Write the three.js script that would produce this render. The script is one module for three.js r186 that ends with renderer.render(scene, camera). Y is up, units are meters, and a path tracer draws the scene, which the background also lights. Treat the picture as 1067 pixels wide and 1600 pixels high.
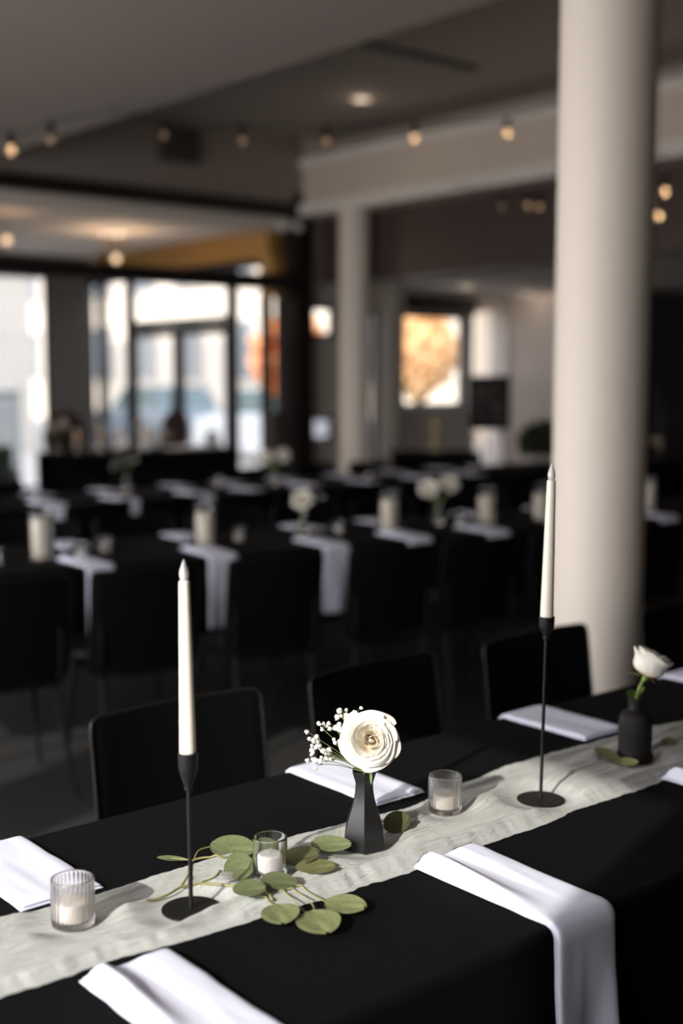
import * as THREE from 'three';
import { RectAreaLightUniformsLib } from 'three/addons/lights/RectAreaLightUniformsLib.js';
import { mergeGeometries } from 'three/addons/utils/BufferGeometryUtils.js';
import { RoundedBoxGeometry } from 'three/addons/geometries/RoundedBoxGeometry.js';

// Plan coordinates: u runs along the banquet tables (to the right and away), v runs across them (to the left and away); x = u, z = -v. Metres.
const scene = new THREE.Scene();

// ---------- camera ----------
const CAM_H = 1.52, PITCH = Math.atan(210 / 1950), YAW = 50.1 * Math.PI / 180;
const camera = new THREE.PerspectiveCamera(2 * Math.atan(800 / 1950) * 180 / Math.PI, 1067 / 1600, 0.05, 300);
camera.position.set(0, CAM_H, 0);
camera.lookAt(Math.cos(YAW) * Math.cos(PITCH), CAM_H - Math.sin(PITCH), -Math.sin(YAW) * Math.cos(PITCH));
camera.focus = 1.99;
camera.userData.fStop = camera.getFocalLength() / 1000 / 0.027;

// ---------- sky, sun, daylight at the big windows, exposure ----------
RectAreaLightUniformsLib.init();
const SUN_EL = 28 * Math.PI / 180, SUN_DIR = new THREE.Vector3(-0.9545 * Math.cos(SUN_EL), Math.sin(SUN_EL), 0.298 * Math.cos(SUN_EL)); // towards the sun
{ // hazy bright sky, paler towards the horizon and a little brighter round the sun
  const W = 256, H = 128, d = new Float32Array(W * H * 4), dir = new THREE.Vector3();
  for (let y = 0; y < H; y++) for (let x = 0; x < W; x++) {
    const el = ((y + 0.5) / H - 0.5) * Math.PI, az = ((x + 0.5) / W - 0.5) * 2 * Math.PI;
    dir.set(Math.cos(az) * Math.cos(el), Math.sin(el), Math.sin(az) * Math.cos(el));
    const h = Math.pow(1 - Math.max(0, Math.sin(el)), 2.2), g = 1 + 0.5 * Math.pow(Math.max(0, dir.dot(SUN_DIR)), 6), o = (y * W + x) * 4;
    d[o] = (0.72 + 0.68 * h) * g; d[o + 1] = (0.82 + 0.55 * h) * g; d[o + 2] = (1.02 + 0.32 * h) * g; d[o + 3] = 1;
  }
  const t = new THREE.DataTexture(d, W, H, THREE.RGBAFormat, THREE.FloatType); t.mapping = THREE.EquirectangularReflectionMapping; t.magFilter = THREE.LinearFilter; t.needsUpdate = true;
  scene.background = t; scene.backgroundIntensity = 2.2;
}
const sun = new THREE.DirectionalLight(new THREE.Color(1, 0.95, 0.88), 4.0);
sun.position.copy(SUN_DIR).multiplyScalar(30).add(new THREE.Vector3(2, 0, -4));
sun.target.position.set(2, 0.5, -4);
sun.castShadow = true; sun.shadow.mapSize.set(4096, 4096);
Object.assign(sun.shadow.camera, { left: -22, right: 22, top: 22, bottom: -22, near: 1, far: 90 });
scene.add(sun, sun.target);
const WINDOWS_LEFT = [[0.085, 2.7], [3.1, 6.4], [6.8, 10.2]], SILL = 0.35, HEAD = 2.77;   // v ranges of the openings in the wall behind the camera's left shoulder
for (const [v0, v1] of WINDOWS_LEFT) {
  const l = new THREE.RectAreaLight(new THREE.Color(1, 0.955, 0.93), 2.9, v1 - v0 - 0.1, HEAD - SILL - 0.1);
  l.position.set(-1.66, (SILL + HEAD) / 2, -(v0 + v1) / 2); l.lookAt(5, (SILL + HEAD) / 2, -(v0 + v1) / 2);
  scene.add(l);
}
const renderer = new THREE.WebGLRenderer({ antialias: true });
renderer.toneMapping = THREE.LinearToneMapping;
renderer.toneMappingExposure = 1.3;
renderer.shadowMap.enabled = true;

// ---------- helpers ----------
let seed = 7;
function rnd() { seed = (seed + 0x6d2b79f5) | 0; let t = Math.imul(seed ^ (seed >>> 15), 1 | seed); t = (t + Math.imul(t ^ (t >>> 7), 61 | t)) ^ t; return ((t ^ (t >>> 14)) >>> 0) / 4294967296; }
const rr = (a, b) => a + (b - a) * rnd();
function hash2(i, j) { let h = Math.imul(i, 374761393) + Math.imul(j, 668265263); h = Math.imul(h ^ (h >>> 13), 1274126177); return ((h ^ (h >>> 16)) >>> 0) / 4294967296; }
function noise(x, y) { const i = Math.floor(x), j = Math.floor(y), fx = x - i, fy = y - j, a = fx * fx * (3 - 2 * fx), b = fy * fy * (3 - 2 * fy); return (hash2(i, j) * (1 - a) + hash2(i + 1, j) * a) * (1 - b) + (hash2(i, j + 1) * (1 - a) + hash2(i + 1, j + 1) * a) * b; }
const sstep = (x, a, b) => THREE.MathUtils.smoothstep(x, a, b), lerp = THREE.MathUtils.lerp, clamp = THREE.MathUtils.clamp;
const P = (u, y, v) => new THREE.Vector3(u, y, -v);
const used = {};
function numbered(n) { const k = used[n] = (used[n] ?? -1) + 1; return k ? `${n}_${String(k).padStart(3, '0')}` : n; }
function tag(o, label, category, group) { o.userData.label = label; o.userData.category = category; if (group) o.userData.group = group; return o; }
function thing(name, label, category, [u, y, v], turn = 0, group) { const o = new THREE.Group(); o.name = numbered(name); o.position.set(u, y, -v); o.rotation.y = turn; scene.add(o); return tag(o, label, category, group); }
function mesh(name, geo, mat, parent) { const m = new THREE.Mesh(geo, mat); m.name = name; m.castShadow = m.receiveShadow = true; if (parent) parent.add(m); return m; }
function single(name, geo, mat, label, category, [u, y, v], turn = 0, group) { const m = mesh(numbered(name), geo, mat, scene); m.position.set(u, y, -v); m.rotation.y = turn; return tag(m, label, category, group); }
function struct(name, geo, mat, parent) { const m = mesh(parent ? name : numbered(name), geo, mat, parent || scene); if (!parent) m.userData.kind = 'structure'; return m; }
function copyOf(src, label, [u, y, v], turn = 0, group) { const o = src.clone(); o.name = numbered(src.name.replace(/_\d{3}$/, '')); o.userData = { ...src.userData, label }; if (group) o.userData.group = group; o.position.set(u, y, -v); o.rotation.set(0, turn, 0); scene.add(o); return o; }
const box = (u0, u1, y0, y1, v0, v1) => new THREE.BoxGeometry(u1 - u0, y1 - y0, v1 - v0).translate((u0 + u1) / 2, (y0 + y1) / 2, -(v0 + v1) / 2);
const rbox = (w, h, d, r = 0.006, s = 2) => new RoundedBoxGeometry(w, h, d, s, r);
const merge = (l) => mergeGeometries(l.map((g) => { const n = g.index ? g.toNonIndexed() : g.clone(); for (const k of Object.keys(n.attributes)) if (!['position', 'normal', 'uv'].includes(k)) n.deleteAttribute(k); return n; }));
const lathe = (pts, n = 40) => new THREE.LatheGeometry(pts.map(([r, y]) => new THREE.Vector2(r, y)), n);
const tube = (pts, r, seg = 16, rad = 7) => new THREE.TubeGeometry(new THREE.CatmullRomCurve3(pts.map((p) => (p.isVector3 ? p : new THREE.Vector3(...p)))), seg, r, rad, false);
const rod = (a, b, r, r2 = r, n = 10) => { const d = new THREE.Vector3().subVectors(b, a); const g = new THREE.CylinderGeometry(r2, r, d.length(), n); g.applyQuaternion(new THREE.Quaternion().setFromUnitVectors(new THREE.Vector3(0, 1, 0), d.clone().normalize())); return g.translate((a.x + b.x) / 2, (a.y + b.y) / 2, (a.z + b.z) / 2); };
// a grid surface from fn(i / nu, j / nv) -> [x, y, z] or Vector3, uv = [i / nu * su, j / nv * sv]
function grid(nu, nv, fn, { su = 1, sv = 1, closeU = false } = {}) {
  const pos = [], uv = [], idx = [];
  for (let j = 0; j <= nv; j++) for (let i = 0; i <= nu; i++) { const p = fn(i / nu, j / nv); pos.push(p.x ?? p[0], p.y ?? p[1], p.z ?? p[2]); uv.push(i / nu * su, j / nv * sv); }
  for (let j = 0; j < nv; j++) for (let i = 0; i < nu; i++) { const a = j * (nu + 1) + i, b = a + 1, c = a + nu + 1, d = c + 1; idx.push(a, b, d, a, d, c); }
  const g = new THREE.BufferGeometry(); g.setAttribute('position', new THREE.Float32BufferAttribute(pos, 3)); g.setAttribute('uv', new THREE.Float32BufferAttribute(uv, 2)); g.setIndex(idx); g.computeVertexNormals();
  if (closeU) { const n = g.attributes.normal; for (let j = 0; j <= nv; j++) { const a = j * (nu + 1), b = a + nu; const v = new THREE.Vector3(n.getX(a) + n.getX(b), n.getY(a) + n.getY(b), n.getZ(a) + n.getZ(b)).normalize(); n.setXYZ(a, v.x, v.y, v.z); n.setXYZ(b, v.x, v.y, v.z); } }
  return g;
}
function tex(w, h, fn, srgb, ru = 1, rv = 1) {
  const d = new Uint8Array(w * h * 4);
  for (let y = 0; y < h; y++) for (let x = 0; x < w; x++) { const c = fn(x, y, x / w, y / h), o = (y * w + x) * 4; if (typeof c === 'number') d[o] = d[o + 1] = d[o + 2] = clamp(c, 0, 1) * 255; else for (let k = 0; k < 3; k++) d[o + k] = clamp(c[k], 0, 1) * 255; d[o + 3] = 255; }
  const t = new THREE.DataTexture(d, w, h); t.wrapS = t.wrapT = THREE.RepeatWrapping; t.magFilter = THREE.LinearFilter; t.minFilter = THREE.LinearMipmapLinearFilter; t.generateMipmaps = true; t.repeat.set(ru, rv); if (srgb) t.colorSpace = THREE.SRGBColorSpace; t.needsUpdate = true; return t;
}
// tileable value noise
const tn = (x, y, n, m = n) => { const i = Math.floor(x), j = Math.floor(y), fx = x - i, fy = y - j, a = fx * fx * (3 - 2 * fx), b = fy * fy * (3 - 2 * fy), q = (p, r) => hash2(((p % n) + n) % n + n * 31, ((r % m) + m) % m + 17); return (q(i, j) * (1 - a) + q(i + 1, j) * a) * (1 - b) + (q(i, j + 1) * (1 - a) + q(i + 1, j + 1) * a) * b; };
const std = (color, roughness = 0.7, extra = {}) => new THREE.MeshStandardMaterial({ color: Array.isArray(color) ? new THREE.Color().setRGB(...color) : color, roughness, ...extra });
const phys = (color, roughness = 0.7, extra = {}) => new THREE.MeshPhysicalMaterial({ color: Array.isArray(color) ? new THREE.Color().setRGB(...color) : color, roughness, ...extra });

// ---------- materials ----------
const weave = tex(256, 256, (x, y) => 0.5 + 0.25 * Math.sin(x * Math.PI / 4) * Math.sin(y * Math.PI / 4 + (Math.floor(x / 4) % 2) * Math.PI) + 0.3 * (hash2(x, y) - 0.5));
const weaveAt = (k) => { const t = weave.clone(); t.repeat.set(k, k); t.needsUpdate = true; return t; };
const lint = tex(1024, 1024, (x, y) => { const s = hash2(x >> 1, (y >> 1) + 900) > 0.9975 ? 0.10 : 0; const n = 0.031 + 0.025 * (tn(x / 8, y / 8, 128) - 0.5) + 0.02 * (hash2(x, y) - 0.5); return [n * 0.9 + s, n + s, n * 1.22 + s]; }, true, 2.2, 2.2);
const plaster = tex(512, 512, (x, y) => 0.5 + 0.5 * (tn(x / 6, y / 6, Math.floor(512 / 6)) - 0.5) + 0.3 * (tn(x / 2, y / 2, 256) - 0.5), false, 1, 1);
const M = {
  blackCloth: phys([1, 1, 1], 0.97, { map: lint, bumpMap: weaveAt(5), bumpScale: 0.0004, specularIntensity: 0.22, side: THREE.DoubleSide }),
  napkin: phys([0.745, 0.76, 0.89], 0.85, { bumpMap: weaveAt(9), bumpScale: 0.0003, sheen: 0.2, sheenRoughness: 0.6, side: THREE.DoubleSide }),
  ceramic: phys([0.012, 0.0115, 0.0115], 0.36, { specularIntensity: 0.8 }),
  bisque: phys([0.008, 0.0065, 0.0065], 0.6, { specularIntensity: 0.5 }),
  blackMetal: phys([0.009, 0.009, 0.009], 0.5, { specularIntensity: 0.5 }),
  wax: phys([0.86, 0.79, 0.66], 0.5, { sheen: 0.2 }),
  whiteWax: phys([0.88, 0.84, 0.8], 0.55),
  flame: phys([0.78, 0.77, 0.76], 0.3, { transmission: 0.25, thickness: 0, side: THREE.DoubleSide }),
  glass: phys([1, 1, 1], 0.03, { transmission: 1, thickness: 0.003, ior: 1.48 }),
  ribGlass: phys([1, 0.975, 0.95], 0.2, { transmission: 1, thickness: 0.003, ior: 1.48 }),
  pane: phys([1, 1, 1], 0.02, { transmission: 1, thickness: 0, ior: 1.5, side: THREE.DoubleSide }),
  chair: phys([0.0035, 0.0035, 0.0037], 0.5, { specularIntensity: 0.22 }),
  chairEdge: std([0.03, 0.024, 0.02], 0.4),
  chairMetal: phys([0.006, 0.006, 0.006], 0.45, { specularIntensity: 0.3 }),
  chairRim: phys([0.01, 0.009, 0.008], 0.38, { specularIntensity: 0.42 }),
  white: std([0.78, 0.76, 0.72], 0.75, { bumpMap: plaster, bumpScale: 0.0006 }),
  column: std([0.74, 0.66, 0.58], 0.6, { bumpMap: plaster, bumpScale: 0.0005 }),
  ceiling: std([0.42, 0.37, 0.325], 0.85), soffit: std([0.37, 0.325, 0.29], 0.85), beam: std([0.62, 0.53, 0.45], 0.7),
  wall: std([0.3, 0.27, 0.24], 0.85, { bumpMap: plaster, bumpScale: 0.0006 }),
  brown: std([0.06, 0.042, 0.036], 0.45), darkWall: std([0.05, 0.045, 0.043], 0.8),
  bronze: std([0.014, 0.011, 0.01], 0.45, { metalness: 0.3 }), ochre: std([0.36, 0.19, 0.04], 0.45),
  floor: phys([0.03, 0.029, 0.028], 0.6, { specularIntensity: 0.35 }),
  leafStem: std([0.25, 0.235, 0.09], 0.6), greenStem: std([0.2, 0.3, 0.06], 0.5),
};
const T = 0.76;   // table top height

// ---------- the room ----------
{
  const w = box; const W = M.wall;
  const fl = struct('floor', w(-1.9, 20.3, -0.2, 0, -4.2, 11.0), M.floor);
  struct('floor_next_room', merge([w(-1.9, 8.4, -0.2, 0, 11.0, 15.3), w(8.4, 20.3, -0.2, 0, 11.0, 11.22)]), std([0.34, 0.31, 0.28], 0.6));
  fl.userData.label = 'dark polished concrete floor';
  // wall with the big windows, behind the camera's left shoulder
  const cuts = [-4.2]; for (const [a, b] of WINDOWS_LEFT) cuts.push(a, b); cuts.push(15.3);
  const geos = []; for (let i = 0; i < cuts.length; i += 2) geos.push(w(-1.9, -1.6, SILL, HEAD, cuts[i], cuts[i + 1]));
  geos.push(w(-1.9, -1.6, 0, SILL, -4.2, 15.3), w(-1.9, -1.6, HEAD, 4.3, -4.2, 11.22), w(-1.9, -1.6, HEAD, 3.4, 11.22, 15.3));
  struct('wall_left', merge(geos), W);
  WINDOWS_LEFT.forEach(([a, b], i) => {
    const g = new THREE.Group(); g.name = `window_${i + 1}`; g.userData.kind = 'structure'; scene.add(g);
    mesh('window_frame', merge([w(-1.8, -1.72, SILL, SILL + 0.05, a, b), w(-1.8, -1.72, HEAD - 0.05, HEAD, a, b), w(-1.8, -1.72, SILL, HEAD, a, a + 0.05), w(-1.8, -1.72, SILL, HEAD, b - 0.05, b)]), M.bronze, g);
    mesh('pane', w(-1.763, -1.757, SILL + 0.05, HEAD - 0.05, a + 0.05, b - 0.05), M.pane, g);
  });
  struct('wall_behind', w(-1.9, 20.3, 0, 4.3, -4.2, -4), W);
  struct('wall_right', w(20, 20.3, 0, 4.3, -4, 11), M.darkWall);
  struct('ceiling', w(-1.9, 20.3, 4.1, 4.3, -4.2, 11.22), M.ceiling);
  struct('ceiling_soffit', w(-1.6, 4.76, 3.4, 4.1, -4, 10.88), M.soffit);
  struct('ceiling_beam', w(8.55, 9.1, 3.25, 3.84, -4, 10.88), M.beam);
  struct('trim_9', w(8.46, 8.55, 3.25, 3.38, -4, 10.88), std([0.74, 0.69, 0.63], 0.7));
  struct('trim_10', w(8.5, 8.55, 3.77, 3.86, -4, 10.88), std([0.74, 0.69, 0.63], 0.7));
  struct('ceiling_upstand', w(9.0, 9.3, 3.84, 4.1, -4, 10.88), M.ceiling);
  struct('trim_1', w(8.8, 8.95, 2.55, 3.25, -4, 10.88), M.brown);
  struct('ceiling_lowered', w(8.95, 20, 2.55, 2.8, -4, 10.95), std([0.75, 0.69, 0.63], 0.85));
  // wall above the wide opening to the next room, its dark head trim and the transom bar
  struct('wall_above_opening', w(-1.6, 8.55, 3.38, 4.1, 10.88, 11.1), std([0.25, 0.215, 0.19], 0.85));
  struct('trim_2', w(-1.6, 8.62, 3.24, 3.38, 10.84, 11.12), M.bronze);
  struct('trim_3', w(-1.6, 8.5, 2.46, 2.62, 10.86, 10.98), M.bronze);
  struct('trim_4', w(8.42, 8.68, 0, 3.5, 10.86, 11.22), M.bronze);
  struct('wall_partition', w(-1.6, 4.9, 0, 2.46, 10.88, 10.98), M.darkWall);
  // next room: lower ceiling, end wall, glazed street side at u = 8.3
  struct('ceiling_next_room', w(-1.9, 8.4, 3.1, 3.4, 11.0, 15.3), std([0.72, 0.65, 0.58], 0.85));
  struct('wall_end', merge([w(-1.6, 5.2, 0, 3.1, 15.1, 15.3), w(7.66, 8.3, 0, 3.1, 15.1, 15.3), w(5.2, 7.66, 2.86, 3.1, 15.1, 15.3)]), std([0.13, 0.12, 0.105], 0.85));
  {
    const g = new THREE.Group(); g.name = 'window_4'; g.userData.kind = 'structure'; scene.add(g);
    mesh('window_frame', merge([w(5.2, 7.66, 0, 0.08, 15.15, 15.22), w(5.2, 7.66, 2.8, 2.86, 15.15, 15.22), w(7.62, 7.66, 0, 2.86, 15.15, 15.22), w(5.2, 5.26, 0, 2.86, 15.15, 15.22)]), M.bronze, g);
    mesh('pane', w(5.26, 7.62, 0.08, 2.8, 15.18, 15.186), M.pane, g);
  }
  struct('trim_5', w(8.2, 8.36, 2.82, 3.1, 11.05, 14.9), M.ochre);         // ochre bulkhead above the street glazing
  struct('trim_6', merge([w(8.2, 8.36, 2.4, 2.82, 10.98, 11.2)]), M.ochre);
  struct('trim_8', w(8.22, 8.36, 0, 1.15, 10.98, 11.17), M.brown);
  {
    const g = new THREE.Group(); g.name = 'window_5'; g.userData.kind = 'structure'; scene.add(g);
    const fr = [w(8.25, 8.32, 2.74, 2.82, 11.2, 15.1), w(8.25, 8.32, 0, 0.1, 11.2, 11.85), w(8.25, 8.32, 0, 0.1, 14.1, 15.1)];
    for (const v of [11.2, 11.85, 14.12, 14.86]) fr.push(w(8.23, 8.34, 0, 2.82, v - 0.045, v + 0.045));
    fr.push(w(8.25, 8.32, 2.13, 2.23, 11.85, 14.12));
    mesh('window_frame', merge(fr), M.bronze, g);
    for (const [a, b, y0, y1] of [[11.0, 11.16, 1.15, 2.4], [11.24, 11.8, 0.1, 2.74], [14.16, 14.82, 0.1, 2.74], [11.9, 14.07, 2.23, 2.74]]) mesh('pane', w(8.283, 8.289, y0, y1, a, b), M.pane, g);
    for (const [k, a, b] of [[1, 11.9, 12.98], [2, 13.0, 14.07]]) {
      const d = new THREE.Group(); d.name = `door_${k}`; d.userData.kind = 'structure'; scene.add(d);
      mesh('door_frame', merge([w(8.26, 8.31, 0.02, 0.28, a, b), w(8.26, 8.31, 2.02, 2.12, a, b), w(8.26, 8.31, 0.02, 2.12, a, a + 0.09), w(8.26, 8.31, 0.02, 2.12, b - 0.09, b)]), M.bronze, d);
      mesh('pane', w(8.283, 8.289, 0.28, 2.02, a + 0.09, b - 0.09), M.pane, d);
      const hv = k === 1 ? b - 0.045 : a + 0.045;
      mesh('door_handle', merge([rod(P(8.2, 0.85, hv), P(8.2, 1.35, hv), 0.012), rod(P(8.2, 0.9, hv), P(8.27, 0.9, hv), 0.008), rod(P(8.2, 1.3, hv), P(8.27, 1.3, hv), 0.008)]), M.bronze, d);
    }
  }
  // far wall of the main room at v = 11 with its openings
  const F0 = 11.0, F1 = 11.22, FW = [[9.6, 9.84, 0.1, 2.3], [10.05, 11.28, 1.17, 2.28]];
  const far = [w(8.66, 8.8, 0, 3.25, F0, F1), w(9.18, 9.6, 0, 3.25, F0, F1), w(8.8, 9.18, 0, 0.8, F0, F1), w(8.8, 9.18, 1.08, 1.98, F0, F1), w(8.8, 9.18, 2.32, 3.25, F0, F1), w(9.6, 9.84, 2.3, 3.25, F0, F1), w(9.6, 9.84, 0, 0.1, F0, F1), w(9.84, 10.05, 0, 3.25, F0, F1), w(10.05, 11.28, 0, 1.17, F0, F1), w(10.05, 11.28, 2.28, 3.25, F0, F1), w(11.28, 11.36, 0, 3.25, F0, F1), w(11.36, 11.92, 0, 0.1, F0, F1), w(11.36, 11.92, 2.4, 3.25, F0, F1), w(11.92, 12.2, 0, 3.25, F0, F1)];
  struct('wall_far', merge(far), std([0.5, 0.46, 0.42], 0.85));
  struct('wall_return', w(12.0, 12.2, 0, 2.6, 9.25, 11.0), std([0.72, 0.66, 0.61], 0.85));
  struct('wall_far_right', w(12.2, 20, 0, 3.25, 9.25, 9.45), M.darkWall);
  struct('trim_7', w(9.9, 11.34, 2.3, 2.5, 10.93, 11.0), M.bronze);
  [...FW, [11.36, 11.92, 0.1, 2.4], [8.8, 9.18, 1.98, 2.32], [8.8, 9.18, 0.8, 1.08]].forEach(([a, b, y0, y1], i) => {
    const g = new THREE.Group(); g.name = `window_${6 + i}`; g.userData.kind = 'structure'; scene.add(g);
    mesh('window_frame', merge([w(a, b, y0, y0 + 0.04, 11.08, 11.15), w(a, b, y1 - 0.04, y1, 11.08, 11.15), w(a, a + 0.03, y0, y1, 11.08, 11.15), w(b - 0.03, b, y0, y1, 11.08, 11.15)]), M.bronze, g);
    mesh('pane', w(a + 0.03, b - 0.03, y0 + 0.04, y1 - 0.04, 11.11, 11.116), M.pane, g);
    if (i === 1) mesh('window_sill', w(a - 0.05, b + 0.05, y0 - 0.03, y0, 10.86, 11.06), std([0.7, 0.72, 0.78], 0.5), g);
  });
  struct('wall_header_far', w(8.55, 9.0, 3.25, 4.1, 10.88, 11.22), M.beam);
}
// columns
{
  const g = new THREE.CylinderGeometry(0.159, 0.159, 4.1, 64).translate(0, 2.05, 0);
  single('column', g, M.column, 'thick pale round column rising behind the near table at right', 'column', [3.43, 0, 2.72]);
  single('column', new THREE.CylinderGeometry(0.165, 0.165, 3.25, 48).translate(0, 1.625, 0), M.column, 'pale round column at the far end of the ceiling beam, left of a slimmer one', 'column', [8.63, 0, 10.1]);
  single('column', new THREE.CylinderGeometry(0.118, 0.118, 2.55, 48).translate(0, 1.275, 0), std([0.4, 0.36, 0.32], 0.6), 'slimmer greyish column just right of the far pale column', 'column', [9.6, 0, 10.55]);
}
// translucent cream blind in the narrow window, easel, plant etc. follow
{
  const g = grid(60, 10, (a, b) => [11.32 + 0.66 * a, 0.12 + 2.36 * b, -(10.93 + 0.018 * Math.sin(a * Math.PI * 15) + 0.006 * Math.sin(a * 41 + b * 2))]);
  const c = mesh(numbered('curtain'), g, phys([0.95, 0.88, 0.81], 0.75, { transmission: 0.8, thickness: 0, side: THREE.DoubleSide }), scene);
  tag(c, 'narrow cream curtain in soft vertical folds lit through by the window behind it', 'curtain');
}
// ceiling fittings
single('slot_vent', rbox(1.22, 0.03, 0.1, 0.005), M.brown, 'long dark slot vent in the ceiling', 'vent', [7.17, 4.09, 7.56], 0);
{
  const t = thing('wall_speaker', 'square dark grille box on the wall above the wide opening', 'speaker', [6.96, 3.66, 10.87]);
  mesh('cabinet', rbox(0.46, 0.34, 0.1, 0.01).translate(0, 0.17, 0.05 - 0.05), M.brown, t);
  const bars = []; for (let i = 0; i < 9; i++) bars.push(new THREE.BoxGeometry(0.42, 0.012, 0.012).translate(0, 0.03 + i * 0.035, 0.056));
  mesh('grille', merge(bars), M.darkWall, t);
}
function emit(color, k) { return new THREE.MeshStandardMaterial({ color: 0x222222, emissive: new THREE.Color(...color), emissiveIntensity: k, roughness: 0.4 }); }
{
  const mk = (u, y, v, label, k) => {
    const t = thing('downlight', label, 'ceiling light', [u, y, v], 0);
    mesh('trim_ring', new THREE.TorusGeometry(0.085, 0.012, 8, 28).rotateX(Math.PI / 2), M.white, t);
    mesh('lamp_face', new THREE.CylinderGeometry(0.076, 0.076, 0.008, 28), emit([1, 0.78, 0.58], k), t);
    const s = new THREE.PointLight(new THREE.Color(1, 0.76, 0.55), 0.12 * k); s.position.set(0, -0.03, 0); s.shadow.radius = 3; t.add(s);
  };
  mk(7.79, 4.095, 9.03, 'round recessed downlight in the high ceiling near the slot vent', 0.6);
  mk(10.29, 2.545, 10.1, 'left of two dim downlights in the lowered far ceiling', 0.55);
  mk(11.73, 2.545, 10.45, 'right of two dim downlights in the lowered far ceiling', 0.55);
}
// string lights: a cable with sockets and clear globe bulbs
function stringLight(label, ends, bulbs) {
  const t = thing('string_light', label, 'string lights', [0, 0, 0], 0);
  const pts = [ends[0], ...bulbs.map(([u, y, v]) => [u, y + 0.115, v]), ends[1]].map(([u, y, v]) => P(u, y, v));
  mesh('cable', tube(pts, 0.0035, 90, 6), M.blackMetal, t);
  for (const [u, y, v, k] of bulbs) {
    mesh('socket', lathe([[0.001, 0.115], [0.017, 0.112], [0.02, 0.06], [0.022, 0.045], [0.001, 0.045]], 14).translate(u, y, -v), M.blackMetal, t);
    const b = mesh('bulb', new THREE.SphereGeometry(0.034, 20, 14).scale(1, 1.15, 1).translate(u, y + 0.015, -v), M.glass2, t);
    mesh('filament', new THREE.CapsuleGeometry(0.009, 0.018, 4, 8).translate(u, y + 0.016, -v), emit([1, 0.66, 0.36], k * 0.75), b);
    if (k > 0.8) { const l = new THREE.PointLight(new THREE.Color(1, 0.66, 0.36), 0.06); l.position.set(u, y + 0.016, -v); t.add(l); }
  }
}
M.glass2 = phys([1, 0.93, 0.85], 0.05, { transmission: 1, thickness: 0, ior: 1.5, side: THREE.DoubleSide });
stringLight('string of clear globe bulbs on a black cable across the high ceiling', [[4.5, 3.4, 7.95], [7.6, 3.9, 3.9]], [[4.396, 3.05, 7.032, 0.35], [4.78, 3.013, 6.705, 0.5], [5.192, 3.01, 6.36, 0.6], [5.628, 3.03, 5.999, 0.9], [6.086, 3.06, 5.62, 0.9]]);
stringLight('short string of bulbs near the soffit edge at far left', [[1.8, 3.4, 6.9], [4.62, 3.4, 8.0]], [[3.182, 2.77, 6.696, 0.9], [3.357, 2.83, 6.558, 0.4]]);
stringLight('string of glowing amber bulbs to the right of the thick column', [[8.46, 3.32, 6.2], [3.55, 3.1, 2.6]], [[6.835, 2.69, 4.941, 2.4], [6.79, 2.535, 4.95, 1.8]]);
stringLight('string of faint bulbs left of the thick column below the beam', [[8.46, 3.32, 8.5], [3.55, 3.1, 2.84]], [[6.406, 2.66, 5.952, 0.15], [6.54, 2.67, 5.841, 0.7], [6.6, 2.66, 5.79, 0.7]]);
{ // flush crystal fitting and a two bulb pendant in the next room
  const t = thing('crystal_ceiling_light', 'round ceiling light hung with glass droplets in the next room', 'ceiling light', [6.93, 3.1, 12.09]);
  mesh('ceiling_plate', lathe([[0.001, 0], [0.17, 0], [0.17, -0.02], [0.12, -0.04], [0.001, -0.04]]), M.white, t);
  mesh('lamp_face', lathe([[0.001, -0.055], [0.1, -0.05], [0.13, -0.042], [0.001, -0.042]]), emit([1, 0.74, 0.5], 1.2), t);
  for (let i = 0; i < 14; i++) { const a = i / 14 * 6.283; mesh('glass_droplet', new THREE.OctahedronGeometry(0.022).scale(1, 4.5, 1).translate(Math.cos(a) * 0.13, -0.14, Math.sin(a) * 0.13), M.glass2, t); }
  mesh('bulb', new THREE.SphereGeometry(0.04, 16, 12).translate(0, -0.3, 0), emit([1, 0.7, 0.42], 1.6), t);
  mesh('stem', rod(new THREE.Vector3(0, -0.04, 0), new THREE.Vector3(0, -0.27, 0), 0.006), M.bronze, t);
  const l = new THREE.PointLight(new THREE.Color(1, 0.72, 0.48), 0.8); l.position.set(0, -0.3, 0); t.add(l);
  const p = thing('pendant_light', 'small two bulb pendant at the far left of the next room', 'pendant light', [5.35, 3.1, 11.4]);
  mesh('cord', rod(new THREE.Vector3(0, 0, 0), new THREE.Vector3(0, -0.5, 0), 0.004), M.blackMetal, p);
  for (const y of [-0.27, -0.53]) mesh('bulb', new THREE.SphereGeometry(0.038, 16, 12).translate(0, y, 0), emit([1, 0.62, 0.36], y > -0.4 ? 1.5 : 0.7), p);
  const l2 = new THREE.PointLight(new THREE.Color(1, 0.66, 0.4), 0.14); l2.position.set(0, -0.27, 0); p.add(l2);
}
{
  const t = thing('emergency_light', 'small white fixture on the wall beside the far column top', 'light fixture', [8.3, 3.16, 10.79]);
  mesh('bracket', rbox(0.3, 0.05, 0.06, 0.01), M.white, t);
  for (const s of [-0.1, 0.1]) mesh('lamp_head', new THREE.CylinderGeometry(0.04, 0.03, 0.06, 16).rotateX(Math.PI / 2).translate(s, -0.045, 0.02), M.white, t);
}

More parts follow.
